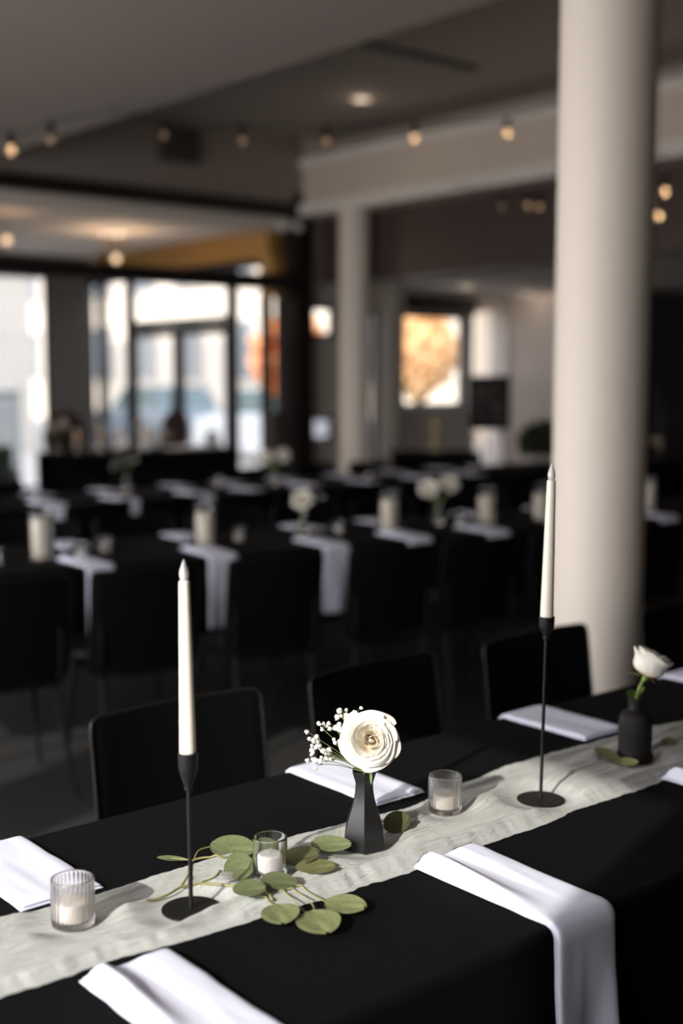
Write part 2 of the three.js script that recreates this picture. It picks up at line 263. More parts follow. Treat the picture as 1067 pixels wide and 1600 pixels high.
// ---------- tables and cloths ----------
// a cloth over a long table: local origin at the middle of the table top, length L along x, depth D along z
function clothGeo(L, D, drop, sd) {
  const R = 0.05, per = [], hl = L / 2, hd = D / 2, step = 0.03;
  const seg = (x0, z0, x1, z1, nx, nz) => { const n = Math.max(1, Math.round(Math.hypot(x1 - x0, z1 - z0) / step)); for (let i = 0; i < n; i++) per.push([lerp(x0, x1, i / n), lerp(z0, z1, i / n), nx, nz]); };
  const arc = (cx, cz, a0) => { for (let i = 0; i < 6; i++) { const a = a0 + i / 6 * Math.PI / 2; per.push([cx + R * Math.cos(a), cz + R * Math.sin(a), Math.cos(a), Math.sin(a)]); } };
  seg(-hl + R, hd, hl - R, hd, 0, 1); // then right side etc., going x+ -> z-
  for (let i = 0; i < 6; i++) { const a = Math.PI / 2 - i / 6 * Math.PI / 2; per.push([hl - R + R * Math.cos(a), hd - R + R * Math.sin(a), Math.cos(a), Math.sin(a)]); }
  seg(hl, hd - R, hl, -hd + R, 1, 0);
  for (let i = 0; i < 6; i++) { const a = -i / 6 * Math.PI / 2; per.push([hl - R + R * Math.cos(a), -hd + R + R * Math.sin(a), Math.cos(a), Math.sin(a)]); }
  seg(hl - R, -hd, -hl + R, -hd, 0, -1);
  for (let i = 0; i < 6; i++) { const a = -Math.PI / 2 - i / 6 * Math.PI / 2; per.push([-hl + R + R * Math.cos(a), -hd + R + R * Math.sin(a), Math.cos(a), Math.sin(a)]); }
  seg(-hl, -hd + R, -hl, hd - R, -1, 0);
  for (let i = 0; i < 6; i++) { const a = Math.PI - i / 6 * Math.PI / 2; per.push([-hl + R + R * Math.cos(a), hd - R + R * Math.sin(a), Math.cos(a), Math.sin(a)]); }
  const n = per.length, r = 0.014, rows = [];
  for (let k = 0; k <= 6; k++) { const a = k / 6 * Math.PI / 2; rows.push([-r + r * Math.sin(a), -r + r * Math.cos(a), 0]); }
  for (let k = 1; k <= 8; k++) rows.push([0, -r - (drop - r) * k / 8, k / 8]);
  const skirt = grid(n, rows.length - 1, (a, b) => {
    const i = Math.round(a * n) % n, [x, z, nx, nz] = per[i], [o, y, w] = rows[Math.round(b * (rows.length - 1))];
    const wave = w * w * (0.012 * Math.sin(i * 0.21 + 3 * noise(i * 0.05, sd)) + 0.006 * Math.sin(i * 0.53 + sd));
    return [x + nx * (o + wave), y, z + nz * (o + wave)];
  }, { su: n * step, sv: drop, closeU: true });
  const nx = Math.ceil(L / 0.1), nz = Math.ceil(D / 0.1);
  const top = grid(nx, nz, (a, b) => [(a - 0.5) * (L - 2 * r), 0, (b - 0.5) * (D - 2 * r)], { su: L, sv: D });
  const fix = (g, flip) => { if (flip) { const ix = g.index.array; for (let i = 0; i < ix.length; i += 3) { const t = ix[i]; ix[i] = ix[i + 1]; ix[i + 1] = t; } g.computeVertexNormals(); } return g; };
  return merge([skirt, fix(top, true)]);
}
function table(u, v, turn, L, D, label, clothLabel, sd) {
  const t = thing('banquet_table', label, 'table', [u, 0, v], turn, undefined);
  mesh('tabletop', rbox(L - 0.05, 0.03, D - 0.05, 0.008).translate(0, T - 0.026, 0), std([0.2, 0.17, 0.13], 0.6), t);
  const nleg = Math.max(2, Math.round(L / 1.8) + 1);
  for (let i = 0; i < nleg; i++) for (const s of [-1, 1]) { const x = lerp(-L / 2 + 0.2, L / 2 - 0.2, i / (nleg - 1)); mesh('leg', rod(new THREE.Vector3(x, 0, s * 0.27), new THREE.Vector3(x, T - 0.041, s * 0.27), 0.014), M.chairMetal, t); }
  const c = mesh(numbered('tablecloth'), clothGeo(L, D, 0.335, sd), M.blackCloth, scene); c.position.set(u, T, -v); c.rotation.y = turn;
  tag(c, clothLabel, 'tablecloth');
}
const T2 = { u: 2.956, v: 4.401, turn: -0.1293 };   // the middle row stands slightly askew: a point of its front edge
const t2 = (s, back) => { const c = Math.cos(T2.turn), d = Math.sin(T2.turn); return [T2.u + s * c - back * d * 1, T2.v + s * d + back * c]; }; // s along the edge, back towards the far side
table(1.9, 1.48, 0, 5.4, 0.8, 'near long banquet table under a black cloth with a pale gauze runner', 'black cloth with a lint-flecked nap over the nearest table', 1);
{ const [u, v] = t2(2.1, 0.4); table(u, v, T2.turn, 7.2, 0.8, 'middle long banquet table set with pillar candles and white napkins', 'black cloth over the middle table behind the near chairs', 2); }
table(6.3, 7.18, 0, 7.6, 0.8, 'far long banquet table in front of the far columns', 'black cloth over the far table in front of the far columns', 3);

// ---------- runner ----------
const upper = [[-0.8, 1.6], [0.715, 1.608], [0.788, 1.595], [0.874, 1.59], [0.986, 1.597], [1.137, 1.583], [1.223, 1.593], [1.333, 1.583], [1.471, 1.571], [1.524, 1.58], [1.651, 1.605], [1.795, 1.622], [1.909, 1.621], [2.104, 1.612], [2.316, 1.589], [4.5, 1.6]];
const lower = [[-0.8, 1.39], [0.615, 1.39], [0.7, 1.387], [0.786, 1.391], [0.856, 1.378], [0.931, 1.374], [1.011, 1.369], [1.169, 1.359], [1.269, 1.354], [1.429, 1.358], [1.586, 1.359], [1.695, 1.371], [1.863, 1.366], [2.01, 1.375], [4.5, 1.38]];
const along = (t, u) => { for (let i = 1; i < t.length; i++) if (u <= t[i][0]) { const f = (u - t[i - 1][0]) / (t[i][0] - t[i - 1][0]); return lerp(t[i - 1][1], t[i][1], f * f * (3 - 2 * f)); } return t.at(-1)[1]; };
const SPOT = { holder1: [0.934, 1.452, 0.046], holder2: [1.673, 1.442, 0.046], vase1: [1.282, 1.476, 0.04], clear: [1.094, 1.478, 0.03], rib1: [0.782, 1.517, 0.033], rib2: [1.499, 1.51, 0.033], vase2: [1.997, 1.48, 0.038] };
const ridge = (x) => { const t = 1 - Math.abs(2 * x - 1); return t * t; };
function runnerH(u, v) {
  const w = u + 0.5 * (noise(u * 1.3, v * 5) - 0.5), y = v + 0.012 * (noise(u * 3.1, 5.5) - 0.5);
  let h = 0.0115 * ridge(noise(w * 1.15 + 5, y * 21)) + 0.0065 * ridge(noise(w * 2.1 + 11, y * 47 + 1.2 * noise(u * 2, 8))) + 0.0034 * ridge(noise(w * 4.2 + 3, y * 96 + 1.2 * noise(u * 4, 4))) + 0.0016 * ridge(noise(w * 6 + 3, y * 170)) + 0.0006 * (noise(u * 40, v * 210) + noise(u * 90, v * 160) - 1);
  h += 0.006 * Math.exp(-(((v - along(lower, u) - 0.03 - 0.018 * Math.sin(u * 5)) / 0.012) ** 2)) * (0.55 + 0.45 * Math.sin(u * 8 + 1));
  h = Math.max(0.0015, h);
  for (const k in SPOT) { const [a, b, r] = SPOT[k], d = Math.hypot(u - a, v - b); h *= lerp(0.12, 1, sstep(d, r - 0.004, r + 0.05)); }
  h += 0.0125 * Math.exp(-(((v - 1.42 - 0.12 * (u - 0.95)) / 0.009) ** 2)) * sstep(u, 0.85, 0.92) * (1 - sstep(u, 1.0, 1.12)) * (0.85 + 0.3 * noise(u * 40, 3));
  return h;
}
{
  const U0 = -0.7, U1 = 4.4, nu = 1100, nv = 130;
  const g = grid(nu, nv, (a, b) => {
    const u = lerp(U0, U1, a), fr = 0.006 * (noise(u * 45, 2.5) - 0.5) + 0.004 * (noise(u * 140, 7.5) - 0.5), fr2 = 0.006 * (noise(u * 45, 12.5) - 0.5) + 0.004 * (noise(u * 140, 27.5) - 0.5);
    const v = lerp(along(lower, u) + fr, along(upper, u) + fr2, b), e = sstep(Math.min(b, 1 - b), 0, 0.16);
    return [u, T + 0.0012 + runnerH(u, v) * e, -v];
  }, { su: 5.1, sv: 0.23 });
  const gauze = tex(512, 512, (x, y) => 0.5 + 0.2 * (tn(x / 4, y / 2, 128, 256) - 0.5) + 0.3 * (tn(x / 16, y / 4, 32, 128) - 0.5) + 0.9 * (tn(x / 128, y / 4, 4, 128) - 0.5) + 0.2 * (hash2(x, y) - 0.5), false, 5, 5);
  const m = phys([0.485, 0.495, 0.468], 0.95, { bumpMap: gauze, bumpScale: 0.0013, sheen: 0.2, sheenRoughness: 0.7, side: THREE.DoubleSide, transmission: 0.12, thickness: 0 });
  m.transmission = 0;
  const r = mesh(numbered('table_runner'), g, m, scene);
  tag(r, 'crinkled pale sage gauze runner along the middle of the near table', 'table runner');
}

// ---------- napkins ----------
// local: y = 0 table top, z = 0 the cloth's hanging face, +z outwards; the strip lies on the table from z = -on, bends over the edge and hangs
function napkinGeo({ w = 0.132, on = 0.285, drop = 0.3, lump = 1, sd = 0, flare = 0.01, twist = 0 } = {}) {
  const layers = [];
  const r = 0.016, sArc = r * Math.PI / 2, S0 = on - r, S = S0 + sArc + (drop - r), N = 60, A = 40;
  const path = (s) => { if (s < S0) return [-on + s, 0, 0, 1]; if (s < S0 + sArc) { const a = (s - S0) / r; return [-r + r * Math.sin(a), -r + r * Math.cos(a), Math.sin(a), Math.cos(a)]; } return [0, -r - (s - S0 - sArc), 1, 0]; };
  for (const [a0, a1, base, th, s0, s1] of [[0, 1, 0.0008, 0.0032, 0, S], [0.02, 0.965, 0.004, 0.0045, 0.004, S - 0.012]]) {
    const top = (a, s, hang) => {
      const free = 1 - sstep(s, 0.02, S0 * 0.95);
      let h = th;
      if (base > 0.002) {
        h += lump * free * (0.015 * Math.exp(-(((a - 0.2) / 0.13) ** 2)) + 0.009 * sstep(a, 0.5, 0.68) - 0.001);
        h += lump * (1 - sstep(s, S0 * 0.5, S0)) * 0.004 * Math.exp(-(((a - 0.14) / 0.1) ** 2));
        h += 0.0012 * (noise(a * 4 + sd, s * 9) + 0.5 * noise(a * 8, s * 20 + sd) - 0.75);
      }
      return Math.max(0.0015, h);
    };
    const ringN = 2 * A;
    layers.push(grid(ringN, N + 2, (q, t) => {
      const jj = Math.round(t * (N + 2)), cap = jj === 0 || jj === N + 2, tt = clamp((jj - 1) / N, 0, 1), s = lerp(s0, s1, tt);
      const i = Math.round(q * ringN) % ringN, onTop = i < A, k = onTop ? i / (A - 1) : 1 - (i - A) / (A - 1), a = lerp(a0, a1, k);
      const [z, y, nz, ny] = path(s), hang = sstep(s, S0 + sArc, S);
      const edge = Math.pow(Math.max(0, 1 - Math.pow(Math.abs(2 * k - 1), 10)), 0.5), endr = Math.pow(Math.max(0, 1 - Math.pow(Math.abs(2 * tt - 1), 36)), 0.5);
      const full = top(a, s, hang), lift = base > 0.002 ? Math.max(0, full - th - 0.002) * 0.86 : 0;
      let h = onTop ? base + lerp(th * 0.4, full, edge * (0.3 + 0.7 * endr)) : base + lift * edge;
      if (cap) h = base + (lift + full) * 0.4;
      const wob = hang * (0.009 * Math.sin(a * 5.2 + sd) + 0.002 * Math.sin(a * 11 + sd * 2) + 0.011);
      const x = (a - 0.5) * w * (1 + hang * flare * 8) + twist * hang + 0.0025 * (noise(s * 30, sd + (a > 0.5 ? 9 : 2)) - 0.5);
      return [x, y + ny * (h) + nz * 0, z + nz * (h + wob)];
    }, { su: 0.27, sv: S, closeU: true }));
  }
  const g = merge(layers); return g;
}
const flipIf = (g) => g;
const napA = napkinGeo({ lump: 1, sd: 1 }), napB = napkinGeo({ lump: 0.12, sd: 4, on: 0.275 }), napC = napkinGeo({ lump: 0.35, sd: 8 });
const NG = 'folded white napkins hanging over table edges';
function napkin(geo, u, v, turn, label) { return single('napkin', geo, M.napkin, label, 'napkin', [u, T + 0.0006, v], turn, undefined); }
napkin(napA, 0.776, 1.08, 0.0, 'white napkin at bottom left nearest the camera, its end rolled beside the runner');
napkin(napkinGeo({ lump: 1.05, sd: 2.2, on: 0.287, flare: 0.004 }), 1.353, 1.08, 0.0, 'white napkin right of centre in front, its end hanging over the near table edge');
napkin(napkinGeo({ lump: 0.9, sd: 5.2, on: 0.3 }), 2.01, 1.08, 0.0, 'white napkin below the black ribbed vase, only its rolled tip in view');
napkin(napB, 0.812, 1.88, Math.PI, 'white napkin at the left picture edge behind the ribbed glass candle cup');
napkin(napkinGeo({ lump: 0.1, sd: 6, on: 0.27, w: 0.12 }), 1.487, 1.88, Math.PI, 'white napkin behind the black faceted vase and open rose');
napkin(napkinGeo({ lump: 0.1, sd: 7, on: 0.25, w: 0.14 }), 2.1, 1.88, Math.PI, 'white napkin behind the right candle holder, beside the black ribbed vase');
napkin(napkinGeo({ lump: 0.1, sd: 9, on: 0.26 }), 2.69, 1.88, Math.PI, 'white napkin behind the side-on rose at the right picture edge');

// ---------- candle holders with taper candles ----------
function holder(spot, y0, cupY, topY, candleTop, lean, label, candleLabel) {
  const [u, v] = spot, by = T + 0.0035, c = Math.cos(YAW), s = Math.sin(YAW);
  const t = thing('candle_holder', label, 'candle holder', [u, by, v]);
  mesh('base', lathe([[0.0005, 0], [0.041, 0], [0.0425, 0.0008], [0.0425, 0.0022], [0.041, 0.003], [0.0005, 0.003]], 64), M.blackMetal, t);
  const tilt = new THREE.Group(); // lean in the picture plane
  const axis = new THREE.Vector3(Math.cos(YAW), 0, -Math.sin(YAW)), q = new THREE.Quaternion().setFromAxisAngle(axis, lean);
  const lz = (g) => g.applyQuaternion(q);
  mesh('rod', lz(rod(new THREE.Vector3(0, 0.002, 0), new THREE.Vector3(0, cupY - by + 0.012, 0), 0.0031, 0.0031, 14)), M.blackMetal, t);
  const a = cupY - by, b = topY - by;
  mesh('cup', lz(lathe([[0.0031, a], [0.0058, a + 0.001], [0.0062, a + 0.004], [0.0052, a + 0.007], [0.0075, a + 0.012], [0.0125, lerp(a, b, 0.52)], [0.0138, lerp(a, b, 0.62)], [0.0142, b - 0.001], [0.0138, b], [0.0122, b], [0.0118, b - 0.014], [0.0005, b - 0.015]], 40)), M.blackMetal, t);
  const k = thing('taper_candle', candleLabel, 'candle', [u, by, v]);
  const e = candleTop - by, g0 = b - 0.014;
  mesh('wax_body', lz(lathe([[0.0005, g0], [0.0114, g0], [0.0117, b + 0.005], [0.0078, e - 0.004], [0.0072, e - 0.0012], [0.006, e], [0.0004, e]], 40)), M.wax, k);
  mesh('flame_tip', lz(lathe([[0.0004, e - 0.0005], [0.0046, e], [0.0062, e + 0.004], [0.0068, e + 0.009], [0.0058, e + 0.015], [0.0034, e + 0.022], [0.0012, e + 0.0285], [0.0003, e + 0.03]], 28)), M.flame, k);
}
holder(SPOT.holder1, 0, 0.939, 0.995, 1.24, -0.0075, 'slim black metal candle holder with a round base, left, on the runner', 'ivory taper candle with a pointed flame tip, the left one in bright sun');
holder(SPOT.holder2, 0, 1.057, 1.099, 1.342, 0.016, 'taller slim black candle holder on the runner in front of the thick column', 'ivory taper candle with a pointed flame tip, the right one against the column');

// ---------- votive glasses ----------
function votiveGlass(label, [u, v], R, H, ribs, wall = 0.003, baseT = 0.008) {
  const rows = [[0.001, 0], [R * 0.92, 0], [R * 0.985, 0.0015], [R, 0.005], [R, 0.01], [R, H * 0.5], [R, H - 0.006], [R * 1.01, H - 0.002], [R * 0.995, H], [R - wall * 0.5, H + 0.0006], [R - wall, H - 0.001], [R - wall, H * 0.5], [R - wall, baseT + 0.004], [R - wall - 0.003, baseT], [0.001, baseT]];
  const n = ribs ? ribs * 6 : 56;
  const g = grid(n, rows.length - 1, (a, b) => { const j = Math.round(b * (rows.length - 1)); let [r, y] = rows[j]; if (ribs && j >= 4 && j <= 6) r += 0.0013 * Math.abs(Math.sin(a * Math.PI * ribs)) - 0.0005; const t = -a * 2 * Math.PI; return [r * Math.cos(t), y, r * Math.sin(t)]; }, { closeU: true });
  return single('votive_glass', g, ribs ? M.ribGlass : M.glass, label, 'candle glass', [u, T + 0.004, v]);
}
function votiveCandle(label, [u, v], r, h, y) {
  const t = thing('votive_candle', label, 'candle', [u, T + 0.004 + y, v]);
  mesh('wax_body', lathe([[0.0005, 0], [r - 0.002, 0], [r, 0.002], [r, h - 0.003], [r - 0.003, h], [r * 0.5, h - 0.0012], [0.0005, h - 0.0015]], 40), M.whiteWax, t);
  mesh('wick', tube([[0, h - 0.002, 0], [0.0005, h + 0.004, 0], [0.002, h + 0.008, 0.001]], 0.0008, 6, 6), M.white, t);
}
votiveGlass('clear smooth glass candle cup among the eucalyptus leaves', SPOT.clear, 0.0262, 0.062, 0);
votiveCandle('small white candle inside the clear smooth glass', SPOT.clear, 0.0195, 0.027, 0.0085);
votiveGlass('ribbed glass candle cup at the left end of the runner', SPOT.rib1, 0.0295, 0.067, 30);
votiveCandle('small white candle inside the left ribbed glass', SPOT.rib1, 0.0232, 0.026, 0.0085);
votiveGlass('ribbed glass candle cup on the runner right of the faceted vase', SPOT.rib2, 0.0285, 0.066, 34);
votiveCandle('small white candle inside the ribbed glass right of the faceted vase', SPOT.rib2, 0.0228, 0.026, 0.0085);

// ---------- vases ----------
{ // hexagonal bottle with a flared neck
  const [u, v] = SPOT.vase1, rows = [[0.002, 0], [0.0335, 0], [0.035, 0.0015], [0.0352, 0.006], [0.0348, 0.014], [0.0332, 0.026], [0.031, 0.036], [0.0278, 0.048], [0.0242, 0.059], [0.0208, 0.069], [0.0181, 0.079], [0.0164, 0.089], [0.0155, 0.1], [0.0152, 0.109], [0.0163, 0.1125], [0.0176, 0.1165], [0.0205, 0.1258], [0.0207, 0.1275], [0.0188, 0.1275], [0.0135, 0.114], [0.0125, 0.09], [0.001, 0.088]];
  const S = 6, K = 8, n = S * K, off = -YAW + Math.PI / 2 - 0.51;
  const g = grid(n, rows.length - 1, (a, b) => {
    const [r, y] = rows[Math.round(b * (rows.length - 1))], t = -a * 2 * Math.PI, loc = ((a * S) % 1) - 0.5, hex = Math.cos(Math.PI / S) / Math.cos(loc * 2 * Math.PI / S), soft = 1 / Math.pow(Math.pow(1 / hex, 14) + 1, 1 / 14) * 1.045;
    const rad = r * Math.min(hex / Math.cos(Math.PI / S) * 1, 1.16) * lerp(1, soft / soft, 1) * Math.cos(Math.PI / S) * 1.06;
    return [rad * Math.cos(t + off), y, rad * Math.sin(t + off)];
  }, { closeU: true });
  const ni = g.toNonIndexed(); ni.computeVertexNormals();
  const bottle = toCreased(g, 0.5);
  single('bud_vase', bottle, M.ceramic, 'matt black faceted bud vase holding the wide open white rose', 'vase', [u, T + 0.004, v]);
}
function toCreased(g, angle) { // split normals at sharp edges only
  const s = g.toNonIndexed(), p = s.attributes.position, n = p.count, N = new Float32Array(n * 3), map = new Map(), fn = [];
  const a = new THREE.Vector3(), b = new THREE.Vector3(), c = new THREE.Vector3();
  for (let i = 0; i < n; i += 3) { a.fromBufferAttribute(p, i); b.fromBufferAttribute(p, i + 1); c.fromBufferAttribute(p, i + 2); const m = b.clone().sub(a).cross(c.clone().sub(a)); fn.push(m); for (let k = 0; k < 3; k++) { const h = [p.getX(i + k), p.getY(i + k), p.getZ(i + k)].map((x) => Math.round(x * 1e5)).join(); if (!map.has(h)) map.set(h, []); map.get(h).push(i / 3); } }
  const cs = Math.cos(angle);
  for (let i = 0; i < n; i++) { const f = fn[Math.floor(i / 3)], fl = f.length() || 1, h = [p.getX(i), p.getY(i), p.getZ(i)].map((x) => Math.round(x * 1e5)).join(), v = new THREE.Vector3(); for (const j of map.get(h)) { const m = fn[j], l = m.length(); if (l > 0 && m.dot(f) / (l * fl) > cs) v.add(m); } if (v.lengthSq() === 0) v.set(0, 1, 0); v.normalize(); N.set([v.x, v.y, v.z], i * 3); }
  s.setAttribute('normal', new THREE.BufferAttribute(N, 3)); return s;
}
{ // ribbed bottle with shoulder, neck and base ring
  const [u, v] = SPOT.vase2, rows = [[0.001, 0], [0.0345, 0], [0.0362, 0.002], [0.0362, 0.012], [0.035, 0.015], [0.0318, 0.0165], [0.0318, 0.03], [0.0322, 0.055], [0.032, 0.078], [0.0305, 0.089], [0.0255, 0.097], [0.0178, 0.1015], [0.0156, 0.1035], [0.0162, 0.105], [0.015, 0.107], [0.0148, 0.119], [0.0166, 0.1225], [0.0166, 0.126], [0.0138, 0.1265], [0.0125, 0.12], [0.012, 0.1], [0.001, 0.098]];
  const ribs = 36, n = ribs * 6;
  const g = grid(n, rows.length - 1, (a, b) => { const j = Math.round(b * (rows.length - 1)); let [r, y] = rows[j]; if (j >= 6 && j <= 10) r += 0.0014 * Math.abs(Math.sin(a * Math.PI * ribs)) * (j === 10 ? 0.5 : 1) - 0.0005; const t = -a * 2 * Math.PI; return [r * Math.cos(t), y, r * Math.sin(t)]; }, { closeU: true });
  single('bud_vase', g, M.bisque, 'matt black ribbed bottle vase at right holding a side-on white rose', 'vase', [u, T + 0.004, v]);
}

// ---------- roses ----------
const petalTex = tex(128, 128, (x, y, s, t) => { const n = 0.03 * (tn(x / 3, y / 40, 42, 3) - 0.5); const w = sstep(t, 0, 0.55); return [0.965 + n, lerp(0.875, 0.95, w) + n, lerp(0.76, 0.91, w) + n]; }, true);
const petalMat = phys([0.96, 0.96, 0.96], 0.75, { map: petalTex, side: THREE.DoubleSide, transmission: 0.16, thickness: 0, sheen: 0.15, sheenRoughness: 0.5 });
const petalInner = petalMat.clone(); petalInner.color.setRGB(1, 0.965, 0.89);
// a petal round the +y axis of a flower: R rim radius, Hh rim height, half angle w, curl: how far the rim rolls outwards
function petalGeo(R, Hh, w, curl, phi, sd, bulge = 1, point = 0, pw = 2.4) {
  return grid(18, 16, (s, t) => {
    const a = (s - 0.5) * 2, width = w * Math.pow(Math.sin(Math.PI * (0.12 + 0.5 * Math.min(1, t))), 0.7);
    const tip = 1 - 0.13 * Math.pow(Math.abs(a), 3.2) + 0.035 * (noise(a * 2.2 + sd * 7, sd) - 0.5) + point * Math.exp(-a * a * 16), tt = t * tip;
    const ro = sstep(tt, 0.62, 1.0);
    let r = 0.004 + R * bulge * (1 - Math.pow(Math.max(0, 1 - tt), pw)) * (1 - 0.1 * (1 - ro)) + curl * ro * ro * (0.7 + 0.6 * a * a);
    let y = Hh * Math.pow(tt, 1.35) - curl * 0.75 * Math.pow(sstep(tt, 0.74, 1.03), 2) * (0.8 + 0.5 * a * a);
    const th = phi + a * width; r *= 1 + 0.055 * a;
    r += 0.0007 * Math.sin(a * 4 + sd * 3) * tt + 0.0012 * (noise(a * 4 + sd, tt * 5) - 0.5); y += 0.0011 * Math.sin(a * 3.6 + sd * 5) * ro + 0.0012 * (noise(a * 6, sd * 3 + tt * 3) - 0.5) * ro;
    return [r * Math.cos(th), y, r * Math.sin(th)];
  });
}
function rose(label, head, dir, open, stemPts, sepals, leaves) {
  const t = thing('rose', label, 'flower', [head.x, head.y, -head.z]);
  const q = new THREE.Quaternion().setFromUnitVectors(new THREE.Vector3(0, 1, 0), dir.clone().normalize());
  const add = (name, g, m) => mesh(name, g.applyQuaternion(q), m, t);
  add('petal', lathe([[0.0005, 0.002], [0.003, 0.008], [0.0034, 0.02], [0.0024, 0.026], [0.0004, 0.027]], 20).scale(1, open.core || 1, 1), petalInner);
  let k = 0; const ring = (n, R, H, w, curl, ph, bulge, pt = 0, inner = false) => { for (let i = 0; i < n; i++) { k++; add('petal', petalGeo(R * rr(0.94, 1.06), H * rr(0.91, 1.07), w * rr(0.92, 1.08), curl * rr(0.75, 1.25), ph + (i + rr(-0.12, 0.12)) * 2 * Math.PI / n, k * 1.37 + open.seed, bulge, pt, open.p).translate(inner ? rr(-0.0032, 0.0032) : 0, 0, inner ? rr(-0.0032, 0.0032) : 0), inner ? petalInner : petalMat); } };
  for (const r of open.rings) ring(...r);
  for (const [ph, len, down] of sepals) add('sepal', grid(6, 8, (s, u) => { const a = (s - 0.5) * 2, wd = 0.0045 * Math.sin(Math.PI * Math.min(0.97, 0.25 + u * 0.75)), r = 0.005 + len * u * Math.cos(down * u), y = -0.004 - len * u * Math.sin(down * u); return [r * Math.cos(ph) - a * wd * Math.sin(ph), y + 0.001 * a * a, r * Math.sin(ph) + a * wd * Math.cos(ph)]; }), std([0.3, 0.36, 0.1], 0.6, { side: THREE.DoubleSide }));
  add('receptacle', lathe([[0.0005, -0.012], [0.004, -0.011], [0.0058, -0.006], [0.0052, -0.001], [0.0005, 0.0]], 16), M.greenStem);
  mesh('stem', tube(stemPts.map((p) => p.clone().sub(t.position)), 0.0024, 20, 8), M.greenStem, t);
  for (const [p, d, len, wd, bend] of leaves) mesh('leaf', leafGeo(len, wd, bend, 0.3).applyQuaternion(new THREE.Quaternion().setFromUnitVectors(new THREE.Vector3(1, 0, 0), d.clone().normalize())).translate(...p.clone().sub(t.position).toArray()), M.roseLeaf, t);
}
// a leaf along +x from the origin, blade facing +y
function leafGeo(len, wd, bend = 0.2, cup = 0.2, round = 1, notch = 0) {
  return grid(12, 14, (s, t) => { const a = (s - 0.5) * 2, prof = Math.pow(Math.sin(Math.PI * Math.pow(clamp(t, 0.004, 0.996), lerp(1, 0.9, round))), lerp(1, 0.5, round)); const z = a * wd / 2 * prof; return [len * t - notch * len * 0.12 * sstep(t, 0.8, 1) * (1 - a * a), cup * Math.abs(z) * 0.8 + bend * len * (t * t * 0.5 - 0.2 * t) + 0.0006 * Math.sin(a * 7 + t * 5), z]; });
}
M.sprigStem = std([0.14, 0.16, 0.06], 0.6);
M.roseLeaf = std([0.12, 0.17, 0.035], 0.5, { side: THREE.DoubleSide });
const spiral = (n, R0, R1, H0, H1, w0, w1, c0, c1, p = 1) => Array.from({ length: n }, (_, i) => { const t = i / (n - 1), q = Math.pow(t, p); return [1, lerp(R0, R1, q), lerp(H0, H1, Math.pow(t, 1.8)), lerp(w0, w1, t), lerp(c0, c1, t * t), i * 2.39996, 1, t > 0.72 ? 0.05 : 0, t < 0.45]; });
const OPEN = { seed: 1, rings: [
  [3, 0.0008, 0.0295, 1.6, -0.002, 0.2, 1, 0, true], [3, 0.0052, 0.0295, 1.35, 0.0004, 1.1, 1, 0, true], [3, 0.0092, 0.0295, 1.25, 0.0012, 0.4, 1, 0, true], [4, 0.0133, 0.0302, 1.05, 0.0018, 1.3, 1, 0, true],
  [4, 0.0178, 0.0298, 1.0, 0.0026, 0.1, 1], [5, 0.0225, 0.0285, 0.9, 0.0034, 0.8, 1], [5, 0.0275, 0.0255, 0.88, 0.0046, 0.35, 1], [6, 0.0322, 0.0195, 0.82, 0.006, 0.9, 1, 0.03], [5, 0.0375, 0.011, 0.95, 0.0078, 0.4, 1, 0.06]] };
const CUP = { core: 1.5, p: 4.6, seed: 5, rings: [
  [3, 0.0015, 0.043, 1.3, -0.003, 0.0, 1, 0, true], [4, 0.006, 0.046, 1.0, 0.0, 0.3, 1, 0, true], [5, 0.012, 0.048, 0.95, 0.0008, 0.8, 1], [5, 0.0175, 0.049, 0.85, 0.0012, 0.1, 1], [5, 0.0225, 0.0495, 0.9, 0.0016, 0.5, 1], [5, 0.0268, 0.049, 0.95, 0.0024, 1.2, 1], [5, 0.03, 0.0475, 1.0, 0.0034, 0.2, 1, 0.03], [4, 0.0322, 0.045, 1.1, 0.0055, 0.75, 1, 0.05]] };
const vec = (u, y, v) => P(u, y, v);
rose('wide open white rose facing the camera in the black faceted vase', vec(1.277, 0.945, 1.456), new THREE.Vector3(-0.6, 0.3, 0.72), OPEN,
  [vec(1.282, 0.86, 1.476), vec(1.282, 0.9, 1.477), vec(1.279, 0.925, 1.472), vec(1.2775, 0.944, 1.4567)], [[2.2, 0.026, 0.5], [0.4, 0.022, 0.7], [4.0, 0.022, 0.6]],
  [[vec(1.276, 0.905, 1.456), new THREE.Vector3(-0.1, -0.95, 0.2), 0.03, 0.009, 0.1]]);
rose('white rose seen from the side, leaning right, in the black ribbed vase', vec(2.011, 0.935, 1.468), new THREE.Vector3(0.28, 0.92, 0.22), CUP,
  [vec(1.997, 0.868, 1.48), vec(1.998, 0.89, 1.48), vec(2.003, 0.915, 1.475), vec(2.011, 0.934, 1.4682)], [[3.75, 0.034, 0.12], [0.8, 0.016, 0.2]],
  [[vec(1.998, 0.895, 1.48), new THREE.Vector3(-0.8, 0.25, -0.3), 0.03, 0.017, 0.9], [vec(1.999, 0.893, 1.479), new THREE.Vector3(0.7, 0.6, 0.1), 0.026, 0.012, 0.3]]);

